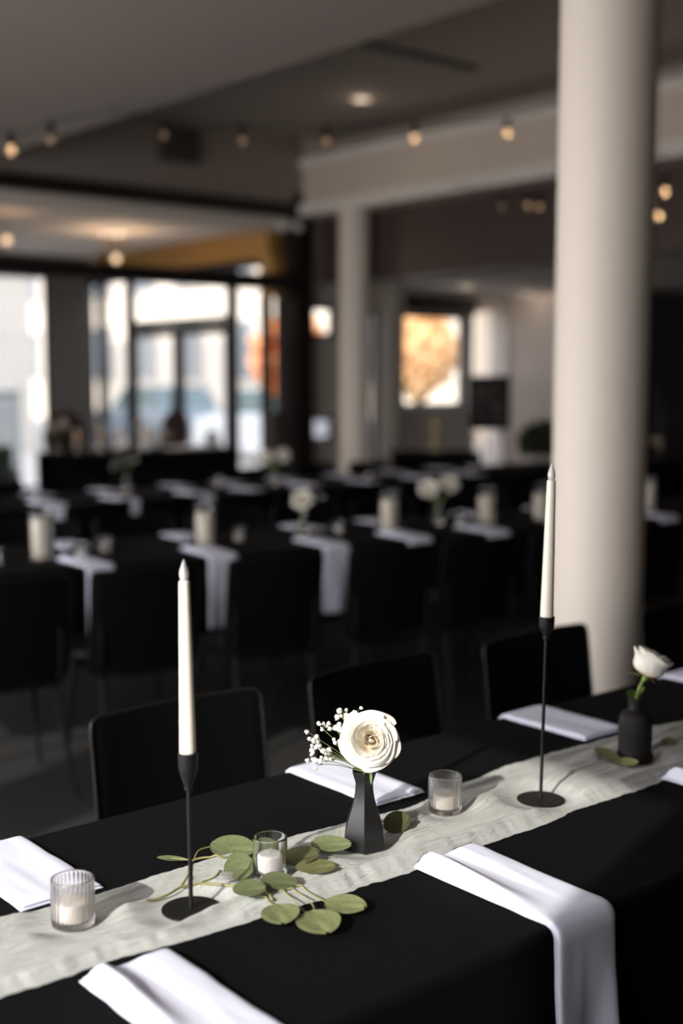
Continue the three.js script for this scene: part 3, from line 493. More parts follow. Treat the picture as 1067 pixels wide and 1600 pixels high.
// ---------- baby's breath ----------
const blossomGeo = (() => { const l = []; for (let i = 0; i < 16; i++) { const a = i * 2.4, el = 0.15 + 1.25 * ((i * 0.618) % 1), g = new THREE.SphereGeometry(0.0019, 6, 4).scale(1.9, 0.7, 1.5); g.rotateZ(0.7); g.translate(0.0021, 0.0008, 0); g.rotateZ(el); g.rotateY(a); l.push(g); } return merge(l); })();
const blossomMat = std([0.86, 0.84, 0.78], 0.85);
function babysBreath(label, root, tips, group) {
  const t = thing('babys_breath_sprig', label, 'flower', [root.x, root.y, -root.z]);
  const stems = [];
  for (const tip of tips) {
    const e = tip.p.clone().sub(root), mid = e.clone().multiplyScalar(0.5); mid.y += 0.004;
    stems.push(tube([new THREE.Vector3(), mid, e], 0.0006, 10, 5));
    for (const o of tip.b) { const q = e.clone().add(o); stems.push(tube([e.clone().lerp(new THREE.Vector3(), 0.12), e.clone().add(o.clone().multiplyScalar(0.4)), q], 0.0004, 5, 4)); const s = rr(0.8, 1.5); const b = mesh('blossom', blossomGeo, blossomMat, t); b.position.copy(q); b.scale.setScalar(s); b.rotation.set(rr(0, 6), rr(0, 6), rr(0, 6)); }
  }
  mesh('stem', merge(stems), M.sprigStem, t);
}
{
  const root = vec(1.276, 0.89, 1.474), cam = new THREE.Vector3(Math.sin(YAW), 0, Math.cos(YAW)); // picture-right direction in the room
  const at = (dx, dy, dz) => root.clone().addScaledVector(cam, dx / 970).add(new THREE.Vector3(0, -dy / 970, 0)).addScaledVector(new THREE.Vector3(Math.cos(YAW), 0, -Math.sin(YAW)), dz);
  const tips = [[-76, -57, 0], [-72, -42, 0.012], [-62, -68, 0.006], [-45, -75, -0.006], [-32, -90, 0.004], [-22, -86, 0.01], [-85, -22, 0.004], [-70, -14, -0.004], [-58, -24, 0.01], [-46, -48, 0], [-38, -62, 0.01], [-30, -70, -0.004], [-62, -36, -0.006], [-46, -18, 0.012], [-8, -92, 0.012]].map(([dx, dy, dz]) => ({ p: at(dx, dy, dz), b: [0, 1, 2, 3].map(() => new THREE.Vector3(rr(-0.008, 0.008), rr(-0.006, 0.009), rr(-0.008, 0.008))) }));
  babysBreath('sprig of tiny white blossoms on fine stems beside the open rose', root, tips);
}

// ---------- eucalyptus ----------
const leafTex = tex(256, 256, (x, y, s, t) => { const v = Math.abs(s - 0.5) < 0.012 ? 0.07 : 0, sv = Math.abs(((t * 9 + Math.abs(s - 0.5) * 5) % 1) - 0.5) < 0.05 ? 0.03 : 0, n = 0.07 * (tn(x / 18, y / 18, 14) - 0.5) + 0.05 * (tn(x / 5, y / 5, 51) - 0.5); return [0.53 + v + sv + n, 0.55 + v + sv + n, 0.43 + v * 0.6 + sv + n * 0.7]; }, true);
const leafMats = [[0.45, 0.5, 0.38], [0.58, 0.63, 0.46], [0.8, 0.82, 0.58], [0.7, 0.67, 0.43], [0.34, 0.33, 0.2]].map((c) => phys(c, 0.55, { map: leafTex, side: THREE.DoubleSide, transmission: 0.12, thickness: 0 }));
const surf = (u, v) => { const e = Math.min(v - along(lower, u), along(upper, u) - v); return e > 0 ? 0.0012 + runnerH(u, v) * sstep(e / 0.22, 0, 0.16) : 0; };
const onRunner = (pts, r) => { const c = new THREE.CatmullRomCurve3(pts.map(([u, v, h]) => new THREE.Vector3(u, h, v))), out = []; for (let i = 0; i <= 22; i++) { const p = c.getPoint(i / 22); out.push([p.x, p.z, Math.max(p.y, surf(p.x, p.z) + r + 0.0012)]); } return out; };
const lay = ([u0, v0, u1, v1, w, h0, h1, ...rest]) => { let up = 0; for (const t of [0, 0.25, 0.5, 0.75, 1]) for (const k of [-0.3, 0, 0.3]) { const d = Math.hypot(u1 - u0, v1 - v0), u = lerp(u0, u1, t) - (v1 - v0) / d * w * k, v = lerp(v0, v1, t) + (u1 - u0) / d * w * k; up = Math.max(up, surf(u, v) + 0.003 - lerp(h0, h1, t)); } return [u0, v0, u1, v1, w, h0 + up, h1 + up, ...rest]; };
// [base u, base v, tip u, tip v, width, base height, tip height, roll, bend, material]
function eucalyptus(label, origin, stems, leaves) {
  const t = thing('eucalyptus_branch', label, 'leafy branch', [origin[0], T, origin[1]]);
  const o = t.position;
  for (const [r, ...pts] of stems) mesh('stem', tube(onRunner(pts, r).map(([u, v, h]) => P(u, T + h, v).sub(o)), r, 44, 7), M.leafStem, t);
  for (const [u0, v0, u1, v1, w, h0, h1, roll, bend, m] of leaves.map(lay)) {
    const a = P(u0, T + h0, v0), b = P(u1, T + h1, v1), d = b.clone().sub(a), len = d.length(), x = d.clone().normalize(), y0 = new THREE.Vector3(0, 1, 0), z = x.clone().cross(y0).normalize(), y = z.clone().cross(x);
    const mx = new THREE.Matrix4().makeBasis(x, y, z), g = leafGeo(len, w, bend, 0.12, 1, 0.5).applyMatrix4(new THREE.Matrix4().makeRotationX(roll)).applyMatrix4(mx).translate(a.x - o.x, a.y - o.y, a.z - o.z);
    mesh('leaf', g, leafMats[m], t);
  }
}
eucalyptus('silvery green eucalyptus branch with round leaves lying across the runner', [0.954, 1.51],
  [[0.0019, [0.892, 1.502, 0.008], [0.93, 1.503, 0.012], [0.954, 1.51, 0.013], [0.985, 1.5, 0.013], [1.005, 1.475, 0.014], [1.02, 1.45, 0.014], [1.038, 1.428, 0.013], [1.03, 1.385, 0.013]],
    [0.0012, [1.02, 1.45, 0.014], [1.025, 1.41, 0.013], [1.022, 1.37, 0.012]],
    [0.0011, [1.038, 1.428, 0.014], [1.056, 1.412, 0.016], [1.05, 1.36, 0.014], [1.045, 1.33, 0.01]],
    [0.0011, [1.045, 1.42, 0.016], [1.085, 1.396, 0.014], [1.09, 1.365, 0.01], [1.093, 1.338, 0.008]],
    [0.0010, [1.06, 1.408, 0.015], [1.074, 1.386, 0.013], [1.07, 1.346, 0.01], [1.056, 1.32, 0.008]],
    [0.0012, [0.985, 1.502, 0.013], [1.008, 1.5, 0.012], [1.025, 1.508, 0.012], [1.038, 1.52, 0.014]]],
  [[0.992, 1.432, 1.03, 1.4, 0.05, 0.006, 0.006, 0.1, 0.1, 1], [1.046, 1.438, 1.086, 1.396, 0.036, 0.022, 0.018, 0.35, -0.2, 0],
    [1.028, 1.37, 0.992, 1.312, 0.055, 0.013, 0.012, 0.08, 0.1, 2], [1.05, 1.325, 1.024, 1.253, 0.062, 0.012, 0.010, 0.1, 0.1, 2], [1.091, 1.341, 1.118, 1.283, 0.05, 0.01, 0.008, 0.15, 0.2, 2],
    [1.038, 1.52, 1.072, 1.49, 0.056, 0.016, 0.012, 0.45, 0.2, 1]]);
eucalyptus('second eucalyptus branch with darker leaves around and behind the clear glass', [1.02, 1.576],
  [[0.0017, [0.956, 1.513, 0.012], [0.986, 1.54, 0.014], [1.018, 1.574, 0.018], [1.04, 1.566, 0.02], [1.056, 1.552, 0.018], [1.1, 1.545, 0.014]],
    [0.0012, [1.018, 1.574, 0.018], [1.043, 1.595, 0.022], [1.072, 1.595, 0.022]], [0.0010, [1.018, 1.576, 0.018], [1.0, 1.608, 0.016]],
    [0.0010, [1.1, 1.545, 0.014], [1.13, 1.51, 0.014], [1.14, 1.47, 0.014]]],
  [[1.068, 1.6, 1.106, 1.533, 0.056, 0.022, 0.016, 0.3, 0.2, 1], [1.016, 1.586, 0.985, 1.63, 0.015, 0.016, 0.013, 0.9, 0.1, 1],
    [1.112, 1.53, 1.15, 1.548, 0.045, 0.013, 0.02, 0.3, 0.3, 0], [1.13, 1.5, 1.172, 1.452, 0.05, 0.016, 0.022, 0.25, 0.3, 4], [1.122, 1.452, 1.176, 1.418, 0.046, 0.014, 0.012, 0.1, 0.15, 3]]);
{
  const loose = (label, ...where) => { const [u0, v0, u1, v1, w, h0, h1, roll, bend, m] = lay(where); const o = P((u0 + u1) / 2, T, (v0 + v1) / 2), t = thing('eucalyptus_leaf', label, 'leaf', [o.x, o.y, -o.z]); const a = P(u0, T + h0, v0), b = P(u1, T + h1, v1), d = b.clone().sub(a), x = d.clone().normalize(), z = x.clone().cross(new THREE.Vector3(0, 1, 0)).normalize(), y = z.clone().cross(x); mesh('blade', leafGeo(d.length(), w, bend, 0.15, 1, 0.3).applyMatrix4(new THREE.Matrix4().makeRotationX(roll)).applyMatrix4(new THREE.Matrix4().makeBasis(x, y, z)).translate(a.x - o.x, a.y - o.y, a.z - o.z), leafMats[m], t); return t; };
  const l = loose('folded eucalyptus leaf lying left of the faceted vase on the runner', 1.195, 1.505, 1.236, 1.452, 0.036, 0.014, 0.012, 0.4, 0.25, 1);
  mesh('stalk', tube([P(1.226, T + 0.012, 1.487), P(1.248, T + 0.012, 1.5), P(1.252, T + 0.036, 1.504)].map((p) => p.sub(l.position)), 0.0009, 8, 5), M.leafStem, l);
  loose('eucalyptus leaf standing against the right side of the faceted vase', 1.335, 1.486, 1.383, 1.478, 0.038, 0.018, 0.03, 0.75, 0.25, 4);
  loose('dark green leaf at the left foot of the ribbed vase', 1.952, 1.54, 1.925, 1.463, 0.03, 0.014, 0.008, 0.2, 0.1, 4);
  loose('small curled green leaf in front of the ribbed vase', 1.927, 1.472, 1.945, 1.43, 0.022, 0.01, 0.01, 0.5, 0.4, 3);
  loose('small green leaf fragment on the runner at the right picture edge', 2.095, 1.488, 2.112, 1.462, 0.024, 0.01, 0.012, 0.3, 0.2, 4);
}

// ---------- chairs ----------
function bent(shape, depth, fn, bev = 0.003) {
  const g = new THREE.ExtrudeGeometry(shape, { depth, bevelEnabled: true, bevelThickness: bev, bevelSize: bev, bevelSegments: 2, curveSegments: 10, steps: 1 });
  return g;
}
function panelGeo(w, y0, y1, th, fn, rt = 0.05, rb = 0.012) { // a curved rounded panel as a closed surface: front and back sheets with a rounded rim
  const hw = w / 2, half = (y) => { let k = hw; if (y > y1 - rt) k = hw - rt + Math.sqrt(Math.max(0, rt * rt - (y - (y1 - rt)) ** 2)); if (y < y0 + rb) k = hw - rb + Math.sqrt(Math.max(0, rb * rb - (y0 + rb - y) ** 2)); return Math.max(k, 0.002); };
  const ys = []; for (let i = 0; i <= 10; i++) ys.push(y0 + rb * (1 - Math.cos(i / 10 * Math.PI / 2))); for (let i = 1; i < 14; i++) ys.push(lerp(y0 + rb, y1 - rt, i / 14)); for (let i = 0; i <= 10; i++) ys.push(y1 - rt + rt * Math.sin(i / 10 * Math.PI / 2));
  const A = 24, n = 2 * A;
  return grid(n, ys.length - 1, (q, t) => { const i = Math.round(q * n) % n, j = Math.round(t * (ys.length - 1)), front = i < A, k = front ? i / (A - 1) : 1 - (i - A) / (A - 1), s = (k - 0.5) * 2, e = Math.pow(Math.max(0, 1 - Math.pow(Math.abs(s), 24)), 0.5) * (j === 0 || j === ys.length - 1 ? 0.05 : 1), y = ys[j], x = s * half(y); const [X, Y, Z, nx, ny, nz] = fn(x, y), o = (front ? 1 : -1) * th / 2 * e; return [X + nx * o, Y + ny * o, Z + nz * o]; }, { closeU: true });
}
const chairParts = (() => {
  const back = panelGeo(0.435, 0.432, 0.81, 0.011, (x, y) => [x, y, 0.172 + 0.13 * (y - 0.43) - 0.55 * x * x, 0, 0, 1], 0.02);
  const seat = panelGeo(0.41, -0.2, 0.19, 0.012, (x, y) => [x, 0.42 - 0.012 * Math.cos(x * 7) + 0.25 * Math.max(0, y - 0.1) ** 2 - 0.5 * Math.max(0, -y - 0.12) ** 2 * 4, y, 0, 1, 0], 0.04, 0.05);
  const leg = (sx, sz) => rod(new THREE.Vector3(sx * 0.205, 0, sz * 0.2 + (sz > 0 ? 0.05 : 0)), new THREE.Vector3(sx * 0.165, 0.408, sz * 0.15), 0.008, 0.011, 10);
  const rail = (sx) => tube([[sx * 0.165, 0.4, -0.17], [sx * 0.17, 0.4, 0], [sx * 0.172, 0.402, 0.15], [sx * 0.178, 0.44, 0.176], [sx * 0.182, 0.62, 0.188]], 0.008, 24, 7);
  const fp = [], fn = (x, y) => [x, y, 0.172 + 0.13 * (y - 0.43) - 0.55 * x * x];
  for (let y = 0.44; y < 0.79; y += 0.04) fp.push(fn(-0.2165, y)); fp.push(fn(-0.2135, 0.8), fn(-0.2035, 0.8085)); for (let x = -0.16; x <= 0.161; x += 0.04) fp.push(fn(x, 0.8105)); fp.push(fn(0.2035, 0.8085), fn(0.2135, 0.8)); for (let y = 0.78; y > 0.43; y -= 0.04) fp.push(fn(0.2165, y));
  const frame = tube(fp, 0.0048, 120, 7);
  return { back, seat, frame, legs: [[-1, -1], [1, -1], [-1, 1], [1, 1]].map(([a, b]) => leg(a, b)), rails: [rail(-1), rail(1)] };
})();
let chair0;
function chair(u, v, turn, label, group) {
  if (chair0) return copyOf(chair0, label, [u, 0, v], turn, group);
  const t = chair0 = thing('dining_chair', label, 'chair', [u, 0, v], turn, group);
  mesh('backrest', chairParts.back, M.chair, t); mesh('seat', chairParts.seat, M.chair, t); mesh('back_frame', chairParts.frame, M.chairRim, t);
  for (const l of chairParts.legs) mesh('leg', l, M.chairMetal, t);
  for (const l of chairParts.rails) mesh('side_rail', l, M.chairMetal, t);
  return t;
}
const G1 = 'black chairs along the back of the near table', G2 = 'black chairs on the near side of the middle table', G3 = 'black chairs on the far side of the middle table', G4 = 'black chairs on the near side of the far table', G5 = 'black chairs on the far side of the far table';
chair(1.44, 2.085, Math.PI - 0.02, 'black chair behind the left taper candle, at the back of the near table', G1);
chair(2.025, 2.085, Math.PI + 0.05, 'black chair behind the open rose, at the back of the near table', G1);
chair(2.615, 2.08, Math.PI + 0.01, 'black chair in front of the thick column foot, at the back of the near table', G1);
chair(3.3, 2.08, Math.PI, 'black chair behind the side-on rose, at the right picture edge', G1);
const hidden = (i, n, row) => `black chair ${row}, ${i}`;
const ord = ['first', 'second', 'third', 'fourth', 'fifth', 'sixth', 'seventh', 'eighth', 'ninth'];
const S2 = [-1.02, -0.5, 0.055, 0.63, 1.1, 1.58, 2.2, 2.78];        // settings along the middle table
S2.forEach((s, i) => { const [u, v] = t2(s + 0.015, -0.255); chair(u, v, T2.turn + rr(-0.05, 0.05), `${ord[i]} black chair from the left with its back to the camera at the middle table`, G2); });
[-0.38, 0.17, 0.68, 1.2, 1.72, 2.28, 2.85].forEach((s, i) => { const [u, v] = t2(s, 1.02); chair(u, v, T2.turn + Math.PI + rr(-0.06, 0.06), `${ord[i]} black chair from the left on the far side of the middle table`, G3); });
const S3 = [3.46, 3.95, 4.51, 4.95, 5.45, 6.0, 6.55, 7.1, 7.65];
S3.forEach((u, i) => chair(u + 0.02, 6.53, rr(-0.05, 0.05), `${ord[i]} black chair from the left with its back to the camera at the far table`, G4));
S3.slice(0, 8).forEach((u, i) => chair(3.6 + 0.56 * i, 7.78, Math.PI + rr(-0.05, 0.05), `${ord[i]} black chair from the left on the far side of the far table`, G5));

// ---------- settings on the middle table ----------
const ordN = (i) => ord[i];
const napSmall = [napkinGeo({ lump: 0.7, sd: 3, drop: 0.31, w: 0.14 }), napkinGeo({ lump: 0.5, sd: 11, drop: 0.3, w: 0.14 }), napkinGeo({ lump: 0.6, sd: 14, drop: 0.325, w: 0.125, flare: -0.02, twist: -0.02 })];
S2.slice(1).forEach((s, i) => { const [u, v] = t2(s, -0.004); napkin(napSmall[[2, 0, 1, 0, 1, 0, 1][i]], u, v, T2.turn + (i === 0 ? 0.1 : 0), `${ordN(i)} white napkin from the left hanging over the near edge of the middle table`); });
[[2.65, 5.04], [3.22, 4.99], [3.88, 4.92], [4.34, 4.84], [4.97, 4.79], [5.5, 4.7]].forEach(([u], i) => { const s = (u - T2.u) / Math.cos(T2.turn) - 0.08, [a, b] = t2(s, 0.804); napkin(napB, a, b, T2.turn + Math.PI, `${ordN(i)} white napkin from the left on the far half of the middle table`); });
// pillar candles in glass cylinders
function pillar(u, v, h, where, y = T + 0.002) {
  const g = single('glass_cylinder', lathe([[0.001, 0], [0.05, 0], [0.052, 0.002], [0.052, 0.2], [0.0508, 0.2008], [0.0496, 0.2], [0.0496, 0.006], [0.001, 0.006]], 40), M.glass, `clear glass cylinder around the pillar candle ${where}`, 'candle glass', [u, y, v]);
  const t = thing('pillar_candle', `ivory pillar candle in a glass cylinder ${where}`, 'candle', [u, y + 0.0065, v]);
  mesh('wax_body', lathe([[0.0005, 0], [0.039, 0], [0.0405, 0.003], [0.0405, h - 0.004], [0.038, h], [0.02, h - 0.004], [0.0005, h - 0.006]], 40), M.wax, t);
  mesh('wick', tube([[0, h - 0.006, 0], [0, h + 0.004, 0], [0.003, h + 0.01, 0]], 0.0011, 6, 5), M.blackMetal, t);
}
[[2.375, 4.813, 0.16, 'at the left end of the middle table'], [3.139, 4.72, 0.14, 'above the left taper candle on the middle table'], [4.172, 4.616, 0.145, 'between the clear bud vases of the middle table'], [4.748, 4.495, 0.135, 'left of the thick column on the middle table'], [5.102, 4.43, 0.13, 'half hidden by the thick column'], [5.949, 4.36, 0.145, 'right of the thick column on the middle table']].forEach((a) => pillar(...a));
function smallVotive(u, v, where) {
  const R = 0.03, H = 0.066, rows = [[0.001, 0], [R, 0], [R, H], [R - 0.003, H], [R - 0.003, 0.008], [0.001, 0.008]];
  single('votive_glass', lathe(rows, 28), M.glass, `small glass candle cup ${where}`, 'candle glass', [u, T + 0.002, v]);
  const t = thing('votive_candle', `small candle in the glass cup ${where}`, 'candle', [u, T + 0.0105, v]);
  mesh('wax_body', lathe([[0.0005, 0], [0.02, 0], [0.02, 0.024], [0.0005, 0.023]], 24), M.whiteWax, t); mesh('wick', rod(new THREE.Vector3(0, 0.023, 0), new THREE.Vector3(0, 0.031, 0), 0.0009), M.white, t);
}
[[2.157, 4.8, 'at the left picture edge on the middle table'], [2.684, 4.833, 'right of the leftmost pillar candle'], [2.5, 4.7, 'at the foot of the leftmost pillar candle'], [3.343, 4.75, 'right of the second pillar candle from the left'], [3.876, 4.66, 'just left of the third pillar candle'], [4.62, 4.56, 'left of the fourth pillar candle from the left']].forEach((a) => smallVotive(...a));
const BLOOM = { seed: 9, rings: [[4, 0.008, 0.036, 1.0, 0, 0.3, 1], [5, 0.018, 0.037, 0.9, 0.002, 0.1, 1], [6, 0.028, 0.035, 0.8, 0.004, 0.5, 1], [6, 0.036, 0.03, 0.75, 0.007, 1.1, 1], [5, 0.042, 0.022, 0.75, 0.009, 0.2, 1]] };
function clearVase(u, v, where, roses, y = T + 0.002, filler = 0) {
  single('bud_vase', lathe([[0.001, 0], [0.026, 0], [0.031, 0.004], [0.033, 0.02], [0.03, 0.045], [0.016, 0.066], [0.0125, 0.09], [0.015, 0.11], [0.0165, 0.112], [0.0155, 0.112], [0.0105, 0.09], [0.014, 0.066], [0.028, 0.044], [0.03, 0.02], [0.001, 0.012]], 32), M.glass, `clear glass bud vase ${where}`, 'vase', [u, y, v]);
  roses.forEach(([dx, h, dir, lab]) => { const c = new THREE.Vector3(Math.sin(YAW), 0, Math.cos(YAW)).multiplyScalar(dx), hd = P(u, y + h, v).add(c); rose(lab, new THREE.Vector3(hd.x, hd.y, hd.z).setZ(-(-hd.z)), new THREE.Vector3(...dir), { ...BLOOM, seed: 9 + rr(0, 5) }, [P(u, y + 0.02, v), P(u, y + 0.1, v).addScaledVector(c, 0.1), hd.clone().add(new THREE.Vector3(0, -0.02, 0)), hd], [[1, 0.02, 0.5], [4, 0.02, 0.5]], [[P(u, y + 0.12, v), c.clone().normalize().multiplyScalar(-1).setY(0.4), 0.05, 0.025, 0.3]]); });
  if (filler) { const root = P(u, y + 0.11, v), tips = []; for (let i = 0; i < filler; i++) tips.push({ p: root.clone().add(new THREE.Vector3(rr(-0.09, 0.09), rr(0.04, 0.12), rr(-0.09, 0.09))), b: [0, 1, 2, 3].map(() => new THREE.Vector3(rr(-0.02, 0.02), rr(-0.01, 0.02), rr(-0.02, 0.02))) }); babysBreath(`tiny white blossoms in the vase ${where}`, root, tips); }
}
clearVase(3.728, 4.753, 'holding one rose on the middle table', [[0, 0.165, [-0.5, 0.5, 0.6], 'single cream rose in a clear vase on the middle table']], T + 0.002, 3);
clearVase(4.52, 4.62, 'holding two roses on the middle table', [[-0.052, 0.18, [-0.6, 0.5, 0.5], 'left cream rose of a pair in a clear vase on the middle table'], [0.05, 0.205, [-0.3, 0.5, 0.7], 'right cream rose of a pair in a clear vase on the middle table']]);
clearVase(5.35, 7.15, 'holding two roses on the far table left of the far columns', [[-0.062, 0.185, [-0.6, 0.5, 0.5], 'left cream rose of a pair on the far table'], [0.062, 0.2, [-0.3, 0.5, 0.7], 'right cream rose of a pair on the far table']]);
clearVase(4.23, 7.3, 'on the far table below the round backed chair', [], T + 0.002, 9);
S3.slice(0, 8).forEach((u, i) => napkin(napSmall[i % 2], u, 6.776, 0, `${ordN(i)} white napkin from the left hanging over the near edge of the far table`));
S3.slice(0, 8).forEach((u, i) => napkin(napB, u + 0.2, 7.584, Math.PI, `${ordN(i)} white napkin from the left on the far half of the far table`));
[[3.5, 7.15, 'at the left end of the far table'], [4.9, 7.2, 'on the far table below the street doors'], [6.2, 7.1, 'on the far table in front of the far columns'], [7.3, 7.1, 'on the far table in front of the easel']].forEach(([u, v, w]) => smallVotive(u, v, w));

// ---------- side table with glassware in the next room ----------
function sideTable(u, v, turn, L, D, label, clothLabel, sd) {
  const t = thing('side_table', label, 'table', [u, 0, v], turn);
  mesh('tabletop', rbox(L - 0.05, 0.03, D - 0.05, 0.008).translate(0, T - 0.026, 0), M.darkWall, t);
  for (const a of [-1, 1]) for (const b of [-1, 1]) mesh('leg', rod(new THREE.Vector3(a * (L / 2 - 0.12), 0, b * (D / 2 - 0.1)), new THREE.Vector3(a * (L / 2 - 0.12), T - 0.041, b * (D / 2 - 0.1)), 0.016), M.chairMetal, t);
  const c = mesh(numbered('tablecloth'), clothGeo(L, D, 0.7, sd), M.blackCloth, scene); c.position.set(u, T, -v); c.rotation.y = turn; tag(c, clothLabel, 'tablecloth');
}
sideTable(6.85, 11.5, 0, 2.1, 0.7, 'table crowded with glasses in the next room before the street doors', 'black cloth to the floor over the glassware table in the next room', 5);
const wineGeo = lathe([[0.001, 0], [0.034, 0.001], [0.034, 0.0025], [0.005, 0.006], [0.0035, 0.02], [0.0035, 0.085], [0.012, 0.097], [0.032, 0.125], [0.037, 0.15], [0.033, 0.19], [0.0318, 0.19], [0.0355, 0.15], [0.03, 0.126], [0.011, 0.1], [0.001, 0.098]], 28);
{
  const loc = (x, b) => [6.85 + x, 11.5 + b];
  const mk = (x, b) => { const [u, v] = loc(x, b); return [u, T + 0.002, v]; };
  let g0;
  [[-0.8, -0.1], [-0.68, 0.12], [-0.55, -0.15], [-0.42, 0.05], [-0.3, -0.12], [-0.18, 0.15], [-0.05, -0.05], [0.1, 0.1], [0.22, -0.15], [0.35, 0.12]].forEach(([x, b], i) => { const lab = 'clear stemmed wine glass on the glassware table in the next room'; if (!g0) { g0 = single('wine_glass', wineGeo, M.glass2, lab, 'wine glass', mk(x, b), 0, 'wine glasses on the table in the next room'); } else copyOf(g0, lab, mk(x, b), 0, 'wine glasses on the table in the next room'); });
  [[-0.62, 0.26, 0.22], [-0.36, 0.22, 0.3], [-0.12, 0.27, 0.26]].forEach(([x, b, h], i) => { const [u, y, v] = mk(x, b); const t = thing('pillar_candle', `${['shortest', 'tallest', 'middle sized'][i]} of three slim white candles on the glassware table`, 'candle', [u, y, v]); mesh('wax_body', lathe([[0.0005, 0], [0.026, 0], [0.026, h], [0.0005, h - 0.003]], 24), M.whiteWax, t); mesh('wick', rod(new THREE.Vector3(0, h - 0.003, 0), new THREE.Vector3(0, h + 0.008, 0), 0.001), M.blackMetal, t); });
  { const [u, y, v] = mk(0.55, -0.1); const p = thing('serving_tray', 'white rectangular tray on the right end of the glassware table', 'tray', [u, y, v], 0.1); mesh('tray_bed', rbox(0.5, 0.012, 0.26, 0.005).translate(0, 0.006, 0), M.white, p); mesh('rim', merge([rbox(0.5, 0.02, 0.01, 0.003).translate(0, 0.012, 0.127), rbox(0.5, 0.02, 0.01, 0.003).translate(0, 0.012, -0.127), rbox(0.01, 0.02, 0.26, 0.003).translate(0.247, 0.012, 0), rbox(0.01, 0.02, 0.26, 0.003).translate(-0.247, 0.012, 0)]), M.white, p); }
  { const [u, y, v] = mk(-0.88, 0.18); clearVase(u, v, 'at the left end of the glassware table', [[-0.062, 0.24, [-0.6, 0.4, 0.6], 'left white bloom on the glassware table'], [0.062, 0.28, [-0.4, 0.4, 0.7], 'right white bloom on the glassware table']], y, 4); }
  { const [u, y, v] = mk(0.12, 0.2); clearVase(u, v, 'in the middle of the glassware table', [[0, 0.26, [-0.5, 0.4, 0.6], 'pale bloom standing among the wine glasses']], y, 3); }
}
function roundChair(u, v, turn, label) {
  const t = thing('round_back_chair', label, 'chair', [u, 0, v], turn), m = std([0.05, 0.02, 0.011], 0.45);
  mesh('backrest', new THREE.CylinderGeometry(0.23, 0.23, 0.03, 36).rotateX(Math.PI / 2).scale(0.95, 1.2, 1).rotateX(-0.12).translate(0, 0.9, -0.24), m, t);
  mesh('seat', lathe([[0.001, 0.43], [0.21, 0.43], [0.225, 0.445], [0.22, 0.47], [0.001, 0.475]], 36), m, t);
  for (const a of [-1, 1]) for (const b of [-1, 1]) mesh('leg', rod(new THREE.Vector3(a * 0.19, 0, b * 0.2), new THREE.Vector3(a * 0.15, 0.44, b * 0.14), 0.011, 0.017), m, t);
  for (const a of [-1, 1]) mesh('back_post', rod(new THREE.Vector3(a * 0.13, 0.44, -0.19), new THREE.Vector3(a * 0.13, 0.75, -0.225), 0.012), m, t);
}
roundChair(6.3, 12.25, Math.PI - 0.3, 'brown round backed chair left of the glassware table in the next room');
roundChair(7.55, 12.25, Math.PI + 0.2, 'brown round backed chair behind the glassware in front of the street doors');
{
  const t = thing('armchair', 'pale teal upholstered armchair at the left picture edge of the next room', 'armchair', [5.2, 0, 11.95], -0.5), m = std([0.3, 0.42, 0.43], 0.8);
  mesh('seat_cushion', rbox(0.6, 0.2, 0.6, 0.05, 4).translate(0, 0.38, 0), m, t); mesh('backrest', rbox(0.7, 0.5, 0.16, 0.06, 4).translate(0, 0.58, -0.3), m, t);
  for (const a of [-1, 1]) mesh('armrest', rbox(0.12, 0.36, 0.66, 0.05, 4).translate(a * 0.35, 0.43, 0), m, t);
  for (const a of [-1, 1]) for (const b of [-1, 1]) mesh('leg', rod(new THREE.Vector3(a * 0.3, 0, b * 0.27), new THREE.Vector3(a * 0.28, 0.29, b * 0.25), 0.015, 0.02), M.bronze, t);
}
// ---------- far side of the main room ----------
{ // easel with a seating board
  const t = thing('easel', 'black easel with a dark framed seating board in front of the lit cream curtain', 'easel', [10.28, 0, 9.72], -0.7);
  const mosaic = tex(128, 160, (x, y) => { const i = Math.floor(x / 22), j = Math.floor(y / 26), inb = x % 22 > 4 && y % 26 > 5 && x > 8 && y > 8 && x < 120 && y < 152; const k = hash2(i + 3, j + 40); const l = inb && k > 0.25 ? 0.1 + 0.32 * k * (0.6 + 0.4 * tn(x / 5, y / 5, 25)) : 0.05; return [l * 1.05, l * 0.95, l * 0.9]; }, true);
  mesh('board', rbox(0.42, 0.56, 0.016, 0.003).translate(0, 1.25, 0.03), M.blackMetal, t);
  const f = mesh('printed_sheet', new THREE.BoxGeometry(0.38, 0.52, 0.003).translate(0, 1.25, 0.0395), std([1, 1, 1], 0.7, { map: mosaic }), t);
  mesh('board_frame', merge([rbox(0.46, 0.025, 0.03, 0.004).translate(0, 1.53, 0.03), rbox(0.46, 0.025, 0.03, 0.004).translate(0, 0.97, 0.03), rbox(0.025, 0.58, 0.03, 0.004).translate(-0.22, 1.25, 0.03), rbox(0.025, 0.58, 0.03, 0.004).translate(0.22, 1.25, 0.03)]), M.blackMetal, t);
  for (const [x0, z0, x1, z1] of [[-0.3, 0.12, -0.06, 0], [0.3, 0.12, 0.06, 0], [0, -0.4, 0, -0.02]]) mesh('leg', rod(new THREE.Vector3(x0, 0, z0), new THREE.Vector3(x1, 1.5, z1 - 0.02), 0.014), M.blackMetal, t);
  mesh('ledge', rbox(0.5, 0.02, 0.07, 0.004).translate(0, 0.95, 0.05), M.blackMetal, t);
}
